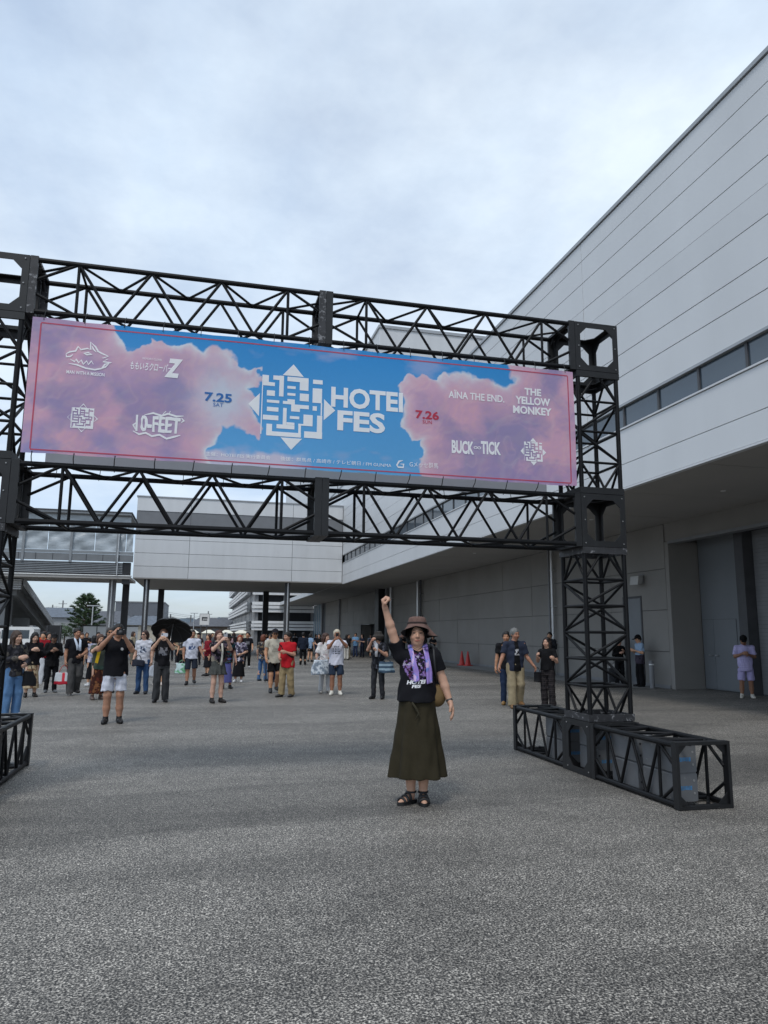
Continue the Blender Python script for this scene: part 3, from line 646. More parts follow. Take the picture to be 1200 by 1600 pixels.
b1 = MB(); b1.tube([(13.25, 20.28, 3.22), (13.33, 20.28, 3.26), (13.385, 20.28, 3.26)], 0.025); b1.build('arm', M_midgrey, t); cube('mounting_plate', (13.375, 20.2, 3.13), (13.388, 20.36, 3.42), M_midgrey, t)
# parked van at the far left
t = tag(empty('parked_van', (-10.2, 39, 0)), 'white parked van half hidden behind the crowd at left', 'van')
b1 = MB(); prof = [(0, .3), (0, 1.0), (.35, 1.15), (.8, 1.62), (1.1, 1.7), (2.9, 1.7), (3.0, 1.6), (3.0, .3)]; b1.poly([(-10.6 + a, 38.2, z) for a, z in prof], (0, 1.4, 0)); b1.build('body', M_white, t)
b1 = MB(); b1.poly([(-10.6 + a, 38.188, z) for a, z in [(.5, 1.15), (.85, 1.55), (1.5, 1.55), (1.5, 1.15)]], (0, 0.01, 0)); b1.poly([(-10.6 + a, 38.188, z) for a, z in [(1.6, 1.15), (1.6, 1.55), (2.8, 1.55), (2.8, 1.15)]], (0, 0.01, 0)); b1.build('window', M_glass, t)
for xx in (-10.0, -8.1): cyl('wheel', (xx, 38.15, 0.3), (xx, 38.35, 0.3), 0.3, M_black, t, 16)
# ================================================================== THE TRUSS GATE
M_truss = mat('black_truss_paint', (0.006, 0.0063, 0.0075), 0.5, 0.3, 8, wear=(0.16, 0.16, 0.165), wscale=38, wmin=0.75, spec=0.22)
M_worn = mat('scuffed_black_plate', (0.028, 0.028, 0.031), 0.55, 0.4, 10, wear=(0.24, 0.24, 0.25), wscale=20, wmin=0.57)
M_plate = mat('black_plate', (0.008, 0.0083, 0.0095), 0.5, 0.3, 8, wear=(0.25, 0.25, 0.26), wscale=30, wmin=0.70)
M_bolt = mat('zinc_bolt', (0.30, 0.30, 0.30), 0.4, 0.1, metal=0.5)
gate = tag(empty('truss_gate', (1.17, 7.64, 0)), 'black box-truss entrance gate carrying the long event banner', 'gate')
YA, YB = 7.37, 7.93
XLg, XLi, XMi, XRi, XRg = -2.35, -1.79, 1.17, 4.13, 4.69
Z1, Z2, Z3, Z4, Z5 = 0.58, 2.49, 3.10, 4.57, 5.17
CR, BR = 0.026, 0.0155

def ring_frame(mb, o, e, u, v, a, b, t=0.072, w=0.03):
    """square end frame of flat bars, thickness t along the axis e"""
    for (p, q) in [((0, 0), (a, w)), ((0, b - w), (a, b)), ((0, w), (w, b - w)), ((a - w, w), (a, b - w))]:
        pts = [o + u * p[0] + v * p[1], o + u * q[0] + v * p[1], o + u * q[0] + v * q[1], o + u * p[0] + v * q[1]]
        mb.poly(pts, e * t)
    k = 0.10                                           # corner gussets
    for (cx, cy, sx, sy) in [(w, w, 1, 1), (a - w, w, -1, 1), (a - w, b - w, -1, -1), (w, b - w, 1, -1)]:
        pts = [o + u * cx + v * cy, o + u * (cx + sx * k) + v * cy, o + u * cx + v * (cy + sy * k)]
        if sx * sy < 0: pts = pts[::-1]
        mb.poly([p + e * (t * 0.4) for p in pts], e * 0.012)

def section(name, o, e, u, v, L, a, b, mode, worn=()):
    o, e, u, v = Vector(o), Vector(e), Vector(u), Vector(v)
    mb = MB(); i = CR + 0.004
    cor = [(i, i), (a - i, i), (a - i, b - i), (i, b - i)]
    for (p, q) in cor: mb.tube([o + u * p + v * q + e * 0.03, o + u * p + v * q + e * (L - 0.03)], CR, 10)
    s = mb.build(name, M_truss, gate, False)
    for k, st in enumerate((0.001, L - 0.073)):
        f = MB(); ring_frame(f, o + e * st, e, u, v, a, b); f.build('end_frame', M_worn if k in worn else M_plate, s)
    faces = [(cor[0], cor[3]), (cor[1], cor[2]), (cor[0], cor[1]), (cor[3], cor[2])]   # (low chord, high chord)
    def P(c, t): return o + u * c[0] + v * c[1] + e * t
    def mid(c0, c1, f): return (c0[0] + (c1[0] - c0[0]) * f, c0[1] + (c1[1] - c0[1]) * f)
    for fi, (c0, c1) in enumerate(faces):
        inset = 0.0
        if mode == 'beam':
            n = 3; t0, t1 = 0.45, L - 0.41; st = (t1 - t0) / n
            if fi >= 2:                                 # top and bottom faces: plain zigzag
                k = 6; st2 = (t1 - t0) / k; cyl('upright', P(c0, t0), P(c1, t0), BR * .9, M_truss, s, 8)
                for q in range(k):
                    A, B = (c0, c1) if (q + fi) % 2 else (c1, c0); cyl('lacing', P(A, t0 + q * st2), P(B, t0 + (q + 1) * st2), BR * .9, M_truss, s, 8)
                cyl('brace', P(c0, t0), P(mid(c0, c1, .5), 0.06), BR * .9, M_truss, s, 8); cyl('brace', P(c1, t1), P(mid(c0, c1, .5), L - 0.06), BR * .9, M_truss, s, 8)
                continue
            for t in (t0, t1): cyl('upright', P(c0, t), P(c1, t), BR, M_truss, s, 8)
            for q in range(n):
                cyl('brace', P(c1, t0 + q * st), P(c0, t0 + (q + .5) * st), BR, M_truss, s, 8)
                cyl('brace', P(c0, t0 + (q + .5) * st), P(c1, t0 + (q + 1) * st), BR, M_truss, s, 8)
            for (t, te) in ((t0, 0.05), (t1, L - 0.05)):
                cyl('brace', P(c1, t), P(mid(c0, c1, .60), te), BR, M_truss, s, 8); cyl('brace', P(c0, t), P(mid(c0, c1, .36), te), BR, M_truss, s, 8)
        elif mode.startswith('tower'):
            n = int(mode[5:]); t0, t1 = 0.37, L - 0.36; st = (t1 - t0) / n
            for q in range(n + 1): cyl('upright', P(c0, t0 + q * st), P(c1, t0 + q * st), BR, M_truss, s, 8)
            for q in range(n):
                A, B = (c0, c1) if (q + fi) % 2 else (c1, c0)
                cyl('brace', P(A, t0 + q * st + .02), P(B, t0 + (q + 1) * st - .02), BR, M_truss, s, 8)
            for (t, te) in ((t0, 0.07), (t1, L - 0.07)):
                cyl('brace', P(c0, t), P(mid(c0, c1, .42), te), BR, M_truss, s, 8); cyl('brace', P(c1, t), P(mid(c0, c1, .58), te), BR, M_truss, s, 8)
        else:                                           # base
            bn = 'brace' if fi < 2 else 'lacing'
            t0, t1 = 0.30, L - 0.30; st = (t1 - t0) / 2
            for t in (t0, t1): cyl('upright', P(c0, t), P(c1, t), BR, M_truss, s, 8)
            for q in range(2):
                A, B = (c1, c0); md = t0 + (q + .5) * st
                cyl(bn, P(A, t0 + q * st), P(B, md), BR, M_truss, s, 8); cyl(bn, P(B, md), P(A, t0 + (q + 1) * st), BR, M_truss, s, 8)
            for (t, te) in ((t0, 0.06), (t1, L - 0.06)):
                cyl(bn, P(c1, t), P(mid(c0, c1, .62), te), BR, M_truss, s, 8); cyl(bn, P(c0, t), P(mid(c0, c1, .34), te), BR, M_truss, s, 8)
    return s

EX, EY, EZ = (1, 0, 0), (0, 1, 0), (0, 0, 1)
D = YB - YA
for za in (Z4, Z2):
    hgt = 0.60 if za == Z4 else 0.61
    section('beam_section', (XLi, YA, za), EX, EY, EZ, XMi - XLi - 0.002, D, hgt, 'beam', worn=(0, 1) if za == Z4 else ())
    section('beam_section', (XMi, YA, za), EX, EY, EZ, XRi - XMi - 0.002, D, hgt, 'beam')
for x0 in (XLg, XRi + 0.002):
    A = XRg - XRi - 0.004
    section('tower_section', (x0, YA, Z1 + 0.004), EZ, EX, EY, Z2 - Z1 - 0.006, A, D, 'tower4', worn=(0, 1))
    section('tower_section', (x0, YA, Z3 + 0.003), EZ, EX, EY, Z4 - Z3 - 0.006, A, D, 'tower2')
    section('base_section', (x0, 5.88, 0.004), EY, EX, EZ, YA - 5.882, A, Z1 - 0.008, 'base')
    section('base_section', (x0, YB, 0.004), EY, EX, EZ, 1.45, A, Z1 - 0.008, 'base')

def corner_block(x0, z0, h):
    """open cube of six plates, each with a chamfered opening"""
    mb = MB(); x1 = x0 + XRg - XRi - 0.004; z1 = z0 + h; th = 0.008
    def plate(o, u, v, a, b, n):
        o, u, v, n = Vector(o), Vector(u), Vector(v), Vector(n); bd = 0.066; c = 0.085
        outer = [(0, 0), (a, 0), (a, b), (0, b)]
        inner = [(bd + c, bd), (a - bd - c, bd), (a - bd, bd + c), (a - bd, b - bd - c), (a - bd - c, b - bd), (bd + c, b - bd), (bd, b - bd - c), (bd, bd + c)]
        base = len(mb.v)
        for lay in (0, 1):
            mb.v += [tuple(o + u * p + v * q + n * (th * lay)) for p, q in outer + inner]
        def F(idx): mb.f.append(tuple(base + k for k in idx))
        I = lambda k: 4 + k
        ring = [(0, 1, I(1), I(0)), (1, I(2), I(1)), (1, 2, I(3), I(2)), (2, I(4), I(3)), (2, 3, I(5), I(4)), (3, I(6), I(5)), (3, 0, I(7), I(6)), (0, I(0), I(7))]
        for r in ring:
            F([k + 12 for k in r]); F(list(r)[::-1])
        for k in range(4): F((k, (k + 1) % 4, (k + 1) % 4 + 12, k + 12))
        for k in range(8): F((I((k + 1) % 8), I(k), I(k) + 12, I((k + 1) % 8) + 12))
    X = Vector(EX); Y = Vector(EY); Z = Vector(EZ)
    a = x1 - x0
    plate((x0, YA + .001, z0), X, Z, a, h, Y); plate((x0, YB - .009, z0), X, Z, a, h, Y)
    plate((x0, YA + .010, z0), Y, Z, D - .02, h, X); plate((x1 - th, YA + .010, z0), Y, Z, D - .02, h, X)
    plate((x0 + .009, YA + .010, z0), X, Y, a - .018, D - .02, Z); plate((x0 + .009, YA + .010, z1 - th), X, Y, a - .018, D - .02, Z)
    b = mb.build('corner_block', M_plate, gate)
    for (px, pz) in [(0.04, 0.04), (a - 0.04, 0.04), (a - 0.04, h - 0.04), (0.04, h - 0.04), (0.04, h / 2), (a - 0.04, h / 2)]:
        cyl('bolt', (x0 + px, YA - 0.007, z0 + pz), (x0 + px, YA + 0.001, z0 + pz), 0.0075, M_bolt, b, 6)
    sx = x0 - 0.007 if x0 > 0 else x1
    for (py, pz) in [(0.05, 0.05), (D - 0.05, 0.05), (0.05, h - 0.05), (D - 0.05, h - 0.05)]:
        cyl('bolt', (sx, YA + py, z0 + pz), (sx + 0.008, YA + py, z0 + pz), 0.0075, M_bolt, b, 6)
    return b
for x0 in (XLg, XRi + 0.002):
    corner_block(x0, 0.004, Z1 - 0.006); corner_block(x0, Z2 + 0.002, Z3 - Z2 - 0.004); corner_block(x0, Z4 + 0.002, Z5 - Z4 - 0.004)

# ballast weights lying inside the feet
M_wt = mat('grey_ballast', (0.125, 0.13, 0.138), 0.6, 0.15, 5, wear=(0.2, 0.205, 0.21), wscale=12, wmin=0.62)
M_blue = mat('faded_blue_stencil', (0.05, 0.18, 0.36), 0.7, 0.3, 30)
def weight(x0, y0, z0, L, lab):
    W, H_ = 0.25, 0.245
    t = tag(empty('ballast_weight', (x0 + W / 2, y0 + L / 2, z0)), lab, 'weight', 'grey ballast weights in the gate feet')
    c = 0.012; b = MB()
    prof = [(c, 0), (W - c, 0), (W, c), (W, H_ - c), (W - c, H_), (c, H_), (0, H_ - c), (0, c)]
    b.poly([(x0 + p, y0, z0 + q) for p, q in prof], (0, L, 0)); bo = b.build('block', M_wt, t)
    for (p, q) in [(.035, .04), (.035, .15), (W - .035, .04), (W - .035, .15)]:
        cyl('hole', (x0 + p, y0 - 0.003, z0 + q + .03), (x0 + p, y0 + .002, z0 + q + .03), 0.011, M_bolt if p > .1 else M_black, bo, 8)
    s = MB(); xx = x0 + 0.06
    rr = random.Random(int(y0 * 1000))
    while xx < x0 + W - 0.07:
        w = rr.uniform(.008, .018); s.box((xx, y0 - .0015, z0 + .10 + rr.uniform(-.004, .004)), (xx + w, y0 - .0002, z0 + .135)); xx += w + .005
    s.build('stencil', M_blue, bo)
    return t
xr = XRi + 0.075
for (zz_, nm) in ((0.035, 'lower'), (0.283, 'upper')):
    weight(xr, 6.05, zz_, 0.46, f'{nm} ballast weight at the near end of the right foot')
    weight(xr, 6.60, zz_, 0.46, f'{nm} ballast weight just in front of the right tower')
    weight(xr + .05, 7.46, zz_, 0.36, f'{nm} ballast weight inside the corner block under the right tower')
    weight(xr, 8.06, zz_, 0.50, f'{nm} ballast weight just behind the right tower')
    weight(XLg + 0.2, 8.06, zz_, 0.50, f'{nm} ballast weight behind the left tower')

# ================================================================== THE BANNER
BX0, BX1, BZ0, BZ1 = -1.71, 4.06, 3.16, 4.515
YBN = 7.325
def bwave(x, z):
    return 0.011 * np.sin(x * 2.3 + 0.7) * np.sin((z - BZ0) * 3.0) + 0.0012 * np.sin(x * 7 + z * 2)
LEFT = [(-0.97, 4.6), (-0.88, 4.37), (-0.82, 4.26), (-0.72, 4.3), (-0.59, 4.36), (-0.57, 4.41), (-0.46, 4.43), (-0.32, 4.4), (-0.19, 4.43), (-0.1, 4.34), (0.06, 4.37), (0.18, 4.35), (0.29, 4.26), (0.35, 4.18), (0.49, 4.19), (0.44, 4.06), (0.33, 3.98), (0.4, 3.91), (0.39, 3.76), (0.48, 3.65), (0.54, 3.57), (0.51, 3.41), (0.35, 3.48), (0.26, 3.58), (0.13, 3.54), (0.16, 3.48), (0.08, 3.4), (0.04, 3.32), (0.03, 3.1)]
RIGHT = [(2.22, 3.1), (2.24, 3.4), (2.19, 3.49), (2.21, 3.58), (2.07, 3.55), (2.04, 3.61), (1.98, 3.7), (2.02, 3.81), (2.01, 4.0), (1.94, 4.13), (2.04, 4.25), (2.13, 4.29), (2.26, 4.32), (2.32, 4.28), (2.42, 4.26), (2.45, 4.32), (2.54, 4.38), (2.71, 4.36), (2.84, 4.34), (2.97, 4.34), (3.07, 4.27), (3.17, 4.25), (3.3, 4.34), (3.22, 4.6)]
def banner_colors(x, z):
    n = len(x); P = np.stack([x, z], 1)
    w = np.stack([fbm(P * 5.5, 4, 11), fbm(P * 5.5, 4, 23)], 1) - 0.5
    Q = P + w * 0.20
    poly = np.array(LEFT + RIGHT); a = poly; b = np.roll(poly, -1, 0)
    dmin = np.full(n, 9.0); inside = np.zeros(n, bool)
    for (p, q) in zip(a, b):
        pq = q - p; t = np.clip(((Q - p) @ pq) / (pq @ pq + 1e-9), 0, 1); dmin = np.minimum(dmin, np.linalg.norm(Q - p - t[:, None] * pq, axis=1))
        c = ((p[1] > Q[:, 1]) != (q[1] > Q[:, 1])); xi = (q[0] - p[0]) * (Q[:, 1] - p[1]) / ((q[1] - p[1]) if q[1] != p[1] else 1e-9) + p[0]
        inside ^= c & (Q[:, 0] < xi)
    sd = np.where(inside, dmin, -dmin)                  # >0 open sky
    v = (z - BZ0) / (BZ1 - BZ0)
    blue = np.array(srgb('#2f86cc'))[None] * v[:, None] + np.array(srgb('#62a2da'))[None] * (1 - v[:, None])
    wis = np.clip((fbm(P * np.array([2.2, 4.5]) + 9, 5, 5) - 0.60) * 5, 0, 1)[:, None] * 0.35
    bot = np.clip((3.33 + 0.10 * (fbm(P * 5, 4, 9) - 0.5) * 2 - z) / 0.05, 0, 1)[:, None] * np.clip((1.05 - x) / 0.3, 0, 1)[:, None]
    blue = blue * (1 - wis) + np.array(srgb('#c9b6cf')) * wis
    blue = blue * (1 - bot * .8) + np.array(srgb('#d3c0d3')) * bot * .8
    cl = np.clip(-sd, 0, 2)
    f1 = fbm(P * 1.5, 5, 31); f2 = fbm(P * np.array([3.2, 4.5]), 5, 47); f3 = fbm(P * 9, 4, 53)
    pink = np.array(srgb('#d09fb6')); purp = np.array(srgb('#8b83ad')); mauve = np.array(srgb('#b48fae')); white = np.array(srgb('#d9dae6'))
    k = np.clip((f1 - 0.42) * 5.0 + (f2 - 0.5) * 2.0, 0, 1)[:, None] * .82
    far = np.clip((cl - 0.10) / 0.35, 0, 1)[:, None]
    c = pink * (1 - k * far) + purp * (k * far)
    k2 = np.clip((f2 - 0.5) * 4, 0, 1)[:, None] * 0.5
    c = c * (1 - k2) + mauve * k2
    bw = P + (np.stack([fbm(P * 4, 3, 91), fbm(P * 4, 3, 97)], 1) - .5) * .35; bl = 1 - np.abs(2 * fbm(bw * 3.1, 3, 101) - 1); bil = (np.clip((bl - 0.90) * 7, 0, 1) * np.clip((f1 - .3) * 3, 0, 1))[:, None] * 0.22
    c = c * (1 - bil) + np.array(srgb('#e0b6c6')) * bil
    # lavender foot on the left
    foot = (np.clip((3.55 - z) / 0.4, 0, 1) * np.clip((0.1 - x) / 1.2, 0, 1) * np.clip((f2 - 0.35) * 4, 0, 1))[:, None] * 0.6
    c = c * (1 - foot) + np.array(srgb('#8d8fc4')) * foot
    ft = (np.clip((3.45 - z) / 0.3, 0, 1) * np.clip((x - 2.8) / 0.8, 0, 1))[:, None] * 0.5
    c = c * (1 - ft) + np.array(srgb('#ae85b4')) * ft
    B = (1 - np.abs(2 * fbm(bw * 2.4, 4, 131) - 1)) * .6 + fbm(bw * 5, 3, 137) * .4
    B2 = B.reshape(nz + 1, nx + 1); gzz, gxx = np.gradient(B2); shd_ = np.clip((-gzz * .9 + gxx * .5) * 9, -1, 1).ravel()[:, None]
    c = c * (1 - np.clip(shd_, 0, 1) * .11) * np.where(shd_ > 0, np.array([[.97, .98, 1.04]]), 1.0) + np.clip(-shd_, 0, 1) * .20 * (white - c)
    rim = np.exp(-cl / 0.055)[:, None] * np.clip((fbm(P * 4, 3, 61) - 0.2) * 2.8, 0.25, 1)[:, None]
    c = c * (1 - rim) + white * rim
    # the bright thinning cloud beside the emblem
    th = (np.exp(-(((x - 0.12) / 0.28) ** 2 + ((z - 3.85) / 0.33) ** 2)) * np.clip(0.4 + f3, 0, 1))[:, None] * 0.9
    c = c * (1 - th) + np.array(srgb('#c6cde0')) * th
    m = np.clip(-sd / (0.009 + 0.03 * np.clip((fbm(P * 2.3, 3, 77) - .5) * 4, 0, 1)) + 0.5, 0, 1)[:, None]
    # small stray cloud scraps
    return blue * (1 - m) + c * m
nx, nz = 620, 150
gxv, gzv = np.meshgrid(np.linspace(BX0, BX1, nx + 1), np.linspace(BZ0, BZ1, nz + 1))
gx_, gz_ = gxv.ravel(), gzv.ravel()
bc = np.clip(banner_colors(gx_, gz_) * np.array([1.10, 1.18, 1.10]), 0, .92)
edge = np.where(gz_ > BZ1 - 0.01, -0.006 * (1 - np.abs(np.sin(gx_ * 5.2))), 0) + np.where(gz_ < BZ0 + 0.01, 0.008 * (1 - np.abs(np.sin(gx_ * 5.2 + 1))), 0)
bv = np.stack([gx_, YBN + bwave(gx_, gz_), gz_ + edge], 1)
ii = (np.arange(nz)[:, None] * (nx + 1) + np.arange(nx)[None]).ravel()
bf = np.stack([ii, ii + 1, ii + nx + 2, ii + nx + 1], 1)
ban = tag(empty('event_banner', (1.17, YBN, BZ0)), 'long pink and blue cloud banner reading HOTEI FES hung on the gate', 'banner')
M_print = attr_mat('banner_print', 0.55, 0.0, translucent=0.15, spec=0.3)
for nd in M_print.node_tree.nodes:
    if nd.type == 'MAP_RANGE': nd.inputs['To Min'].default_value = 0.97; nd.inputs['To Max'].default_value = 1.03
mesh('printed_sheet', bv, bf, M_print, ban, True, cols=bc)

def ink(name, col):
    if name in MATS: return MATS[name]
    M = bpy.data.materials.new(name); M.use_nodes = True; t = M.node_tree; b = t.nodes['Principled BSDF']; o = t.nodes['Material Output']
    g = t.nodes.new('ShaderNodeNewGeometry'); n = t.nodes.new('ShaderNodeTexNoise'); n.inputs['Scale'].default_value = 6; t.links.new(g.outputs['Position'], n.inputs[0])
    r = t.nodes.new('ShaderNodeValToRGB'); r.color_ramp.elements[0].color = (*[c * .93 for c in col], 1); r.color_ramp.elements[1].color = (*[min(1, c * 1.05) for c in col], 1); t.links.new(n.outputs['Fac'], r.inputs[0]); t.links.new(r.outputs[0], b.inputs['Base Color'])
    b.inputs['Roughness'].default_value = 0.55
    tr = t.nodes.new('ShaderNodeBsdfTranslucent'); t.links.new(r.outputs[0], tr.inputs[0]); ms = t.nodes.new('ShaderNodeMixShader'); ms.inputs[0].default_value = 0.15
    t.links.new(b.outputs[0], ms.inputs[1]); t.links.new(tr.outputs[0], ms.inputs[2]); t.links.new(ms.outputs[0], o.inputs[0]); MATS[name] = M; return M
I_white = ink('white_ink', (0.93, 0.94, 0.95)); I_blue = ink('blue_ink', srgb('#2f6fb5')); I_red = ink('red_ink', srgb('#c0344e')); I_line = ink('red_line_ink', srgb('#c25068'))

def text_geo(s, bold=0.0, shear=0.0):
    cu = bpy.data.curves.new('lettering', 'FONT'); cu.body = s; cu.size = 1.0; cu.offset = bold; cu.shear = shear; cu.resolution_u = 3; cu.align_x = 'LEFT'
    ob = bpy.data.objects.new('lettering', cu); COL.objects.link(ob)
    dg = bpy.context.evaluated_depsgraph_get(); dg.update(); me = bpy.data.meshes.new_from_object(ob.evaluated_get(dg))
    v = np.array([list(p.co)[:2] for p in me.vertices]).reshape(-1, 2); f = [tuple(p.vertices) for p in me.polygons]
    bpy.data.objects.remove(ob); bpy.data.curves.remove(cu); bpy.data.meshes.remove(me)
    if len(v):
        v = v - v.min(0); v = v / np.maximum(v.max(0), 1e-6)
    return v, f
_lay = [0]
def print_on(name, v2, f, m, parent=None, lift=0.0020):
    """flat print lying on the banner sheet, following its waves"""
    _lay[0] += 1
    v2 = np.asarray(v2, float); y = YBN + bwave(v2[:, 0], v2[:, 1]) - lift - 0.000014 * _lay[0]
    o = mesh(name, np.stack([v2[:, 0], y, v2[:, 1]], 1), f, m, parent or ban)
    return o
def letters(s, cx, cz, w, h, m=I_white, bold=0.0, shear=0.0, rough=0.0):
    v, f = text_geo(s, bold, shear)
    if not len(v): return
    v = (v - 0.5) * [w, h] + [cx, cz]
    if rough: v = v + rng.normal(0, rough, v.shape)
    return print_on('lettering', v, f, m)
def rects(name, rs, m):
    v = []; f = []
    for (x, z, w, h) in rs:
        n = len(v); v += [(x - w / 2, z - h / 2), (x + w / 2, z - h / 2), (x + w / 2, z + h / 2), (x - w / 2, z + h / 2)]; f.append((n, n + 1, n + 2, n + 3))
    return print_on(name, v, f, m)
def strokes(name, lines, w, m):
    v = []; f = []
    for pts in lines:
        pts = [np.array(p, float) for p in pts]
        for i, p in enumerate(pts):
            d = pts[min(i + 1, len(pts) - 1)] - pts[max(i - 1, 0)]; d /= np.linalg.norm(d) + 1e-9; nn = np.array([-d[1], d[0]])
            ww = w * (0.35 if i in (0, len(pts) - 1) else 1.0); v += [p - nn * ww / 2, p + nn * ww / 2]
            if i: k = len(v); f.append((k - 4, k - 2, k - 1, k - 3))
    return print_on(name, v, f, m)
# thin red keyline
a0, a1, c0, c1 = BX0 + 0.08, BX1 - 0.07, BZ0 + 0.035, BZ1 - 0.055; lw = 0.013
def hline(z): 
    xs_ = np.linspace(a0, a1, 60); v = [(x, z + s * lw / 2) for x in xs_ for s in (-1, 1)]; return v, [(2 * i, 2 * i + 2, 2 * i + 3, 2 * i + 1) for i in range(59)]
for z in (c0, c1): v, f = hline(z); print_on('border_line', v, f, I_line)
for x in (a0, a1):
    zs_ = np.linspace(c0 + lw / 2, c1 - lw / 2, 16); v = [(x + s * lw / 2, z) for z in zs_ for s in (-1, 1)]; print_on('border_line', v, [(2 * i + 1, 2 * i + 3, 2 * i + 2, 2 * i) for i in range(15)], I_line)
# emblem of maze bars and four arrowheads
MAZE = [(-0.28, 0.285, 0.066, 0.076), (-0.247, 0.231, 0.129, 0.039), (-0.309, 0.006, 0.01, 0.628), (-0.148, 0.304, 0.108, 0.046), (-0.114, 0.219, 0.046, 0.222), (0.055, 0.303, 0.221, 0.049), (0.121, 0.252, 0.091, 0.122), (0.264, 0.296, 0.102, 0.046), (-0.01, 0.213, 0.087, 0.029), (-0.221, 0.134, 0.083, 0.058), (-0.009, 0.138, 0.084, 0.028), (0.126, 0.116, 0.094, 0.081), (0.262, 0.146, 0.099, 0.158), (-0.195, 0.047, 0.127, 0.03), (-0.035, 0.046, 0.119, 0.032), (-0.01, 0.071, 0.077, 0.028), (0.011, 0.009, 0.037, 0.099), (0.103, 0.012, 0.146, 0.041), (0.039, -0.026, 0.09, 0.036), (-0.197, -0.037, 0.118, 0.045), (0.238, 0.006, 0.044, 0.049), (-0.071, -0.104, 0.037, 0.182), (-0.215, -0.127, 0.159, 0.05), (0.031, -0.109, 0.097, 0.03), (0.171, -0.129, 0.096, 0.121), (-0.06, -0.214, 0.184, 0.044), (-0.01, -0.177, 0.082, 0.027), (-0.226, -0.252, 0.058, 0.115), (-0.076, -0.295, 0.354, 0.047), (0.086, -0.232, 0.027, 0.12), (0.098, -0.18, 0.053, 0.018), (0.292, -0.194, 0.054, 0.248), (0.228, -0.282, 0.187, 0.069), (0.308, 0.001, 0.014, 0.139)]
TRI = [[(-0.106, 0.338), (0.114, 0.338), (0.004, 0.465)], [(-0.446, 0.0), (-0.334, -0.122), (-0.334, 0.122)], [(0.334, 0.115), (0.334, -0.115), (0.454, 0.0)], [(-0.106, -0.33), (0.004, -0.455), (0.114, -0.33)]]
def emblem(cx, cz, s, outline=False):
    # stagger the bars in tiny steps so that overlapping bars never share a plane
    for (x, z, w, h) in MAZE: rects('emblem_bar', [(cx + x * s, cz + z * s, w * s * (1.12 if outline else 1), h * s)], I_white)
    for t_ in TRI:
        p = [(cx + x * s, cz + z * s) for x, z in t_]
        if outline: strokes('emblem_arrow', [p + [p[0]]], 0.012, I_white)
        else: print_on('emblem_arrow', p, [(0, 1, 2)], I_white)
    if outline: strokes('emblem_outline', [[(cx + x * s, cz + z * s) for x, z in [(-.33, .33), (-.33, -.33), (.33, -.33), (.33, .33), (-.33, .33)]]], 0.010, I_white)
emblem(0.826, 3.815, 1.0); emblem(3.537, 3.528, 0.345); emblem(-1.188, 3.531, 0.30, True)
letters('HOTEI', 1.626, 3.964, 0.784, 0.225, bold=0.035); letters('FES', 1.563, 3.712, 0.516, 0.222, bold=0.035)
letters('7.25', 0.078, 3.855, 0.272, 0.095, I_blue, 0.03); letters('SAT', 0.081, 3.778, 0.10, 0.038, I_blue, 0.0)
letters('7.26', 2.293, 3.849, 0.269, 0.095, I_red, 0.03); letters('SUN', 2.292, 3.770, 0.105, 0.038, I_red, 0.0)
letters('AÏNA THE END.', 2.869, 4.118, 0.66, 0.10, bold=0.022)
letters('THE', 3.548, 4.224, 0.206, 0.085, bold=0.04); letters('YELLOW', 3.546, 4.117, 0.426, 0.092, bold=0.04); letters('MONKEY', 3.539, 4.004, 0.472, 0.092, bold=0.04)
letters('BUCK', 2.702, 3.52, 0.259, 0.15, bold=0.04); letters('TICK', 3.031, 3.535, 0.234, 0.15, bold=0.04); letters('∞', 2.872, 3.528, 0.085, 0.032)
letters('MAN WITH A MISSION', -1.191, 3.983, 0.349, 0.036, bold=0.02)
letters('ももいろクローバー', -0.585, 4.111, 0.40, 0.085, bold=0.015, shear=0.2); letters('Z', -0.372, 4.117, 0.17, 0.20, bold=0.05, shear=0.25); letters('MOMOIRO CLOVER', -0.582, 4.192, 0.183, 0.022)
letters('10-FEET', -0.487, 3.525, 0.42, 0.17, bold=0.03, shear=0.0, rough=0.003)
strokes('flourish', [[(-.72, 3.44), (-.66, 3.41), (-.60, 3.43), (-.54, 3.40), (-.47, 3.42), (-.40, 3.385), (-.33, 3.41), (-.27, 3.43)], [(-.62, 3.61), (-.54, 3.635), (-.46, 3.615), (-.40, 3.64), (-.32, 3.62), (-.25, 3.63)], [(-.70, 3.46), (-.72, 3.50), (-.69, 3.53)], [(-.27, 3.56), (-.245, 3.58), (-.27, 3.61)], [(-.45, 3.63), (-.42, 3.665)], [(-.39, 3.64), (-.38, 3.67)]], 0.02, I_white)
W = lambda pts: [(-1.173 + x * 0.21, 4.157 + z * 0.152) for x, z in pts]
strokes('wolf_head', [W(p) for p in [[(-1, .05), (-.85, .2), (-.6, .3), (-.5, .62), (-.38, .42), (-.1, .55), (.05, .5), (.02, 1.0), (.25, .72), (.38, .42), (.55, .3), (.85, .15)], [(-1, .05), (-.97, -.15), (-.8, -.1), (-.7, .05)], [(.85, .15), (.6, -.02), (.82, -.05), (.62, -.25), (1.0, -.28), (.72, -.42), (.6, -.72), (.3, -.85), (-.1, -.8), (-.5, -.62), (-.85, -.58)], [(-.8, -.3), (-.6, -.42), (-.55, -.25), (-.42, -.48), (-.32, -.28), (-.22, -.55), (-.08, -.3), (.0, -.55), (.12, -.28), (.22, -.5)], [(-.25, .2), (-.1, .12), (.12, .18), (-.05, .28), (-.25, .2)], [(.9, -.35), (.75, -.6), (.5, -.8)], [(.1, .75), (.16, .55), (.3, .35)]]], 0.016, I_white)
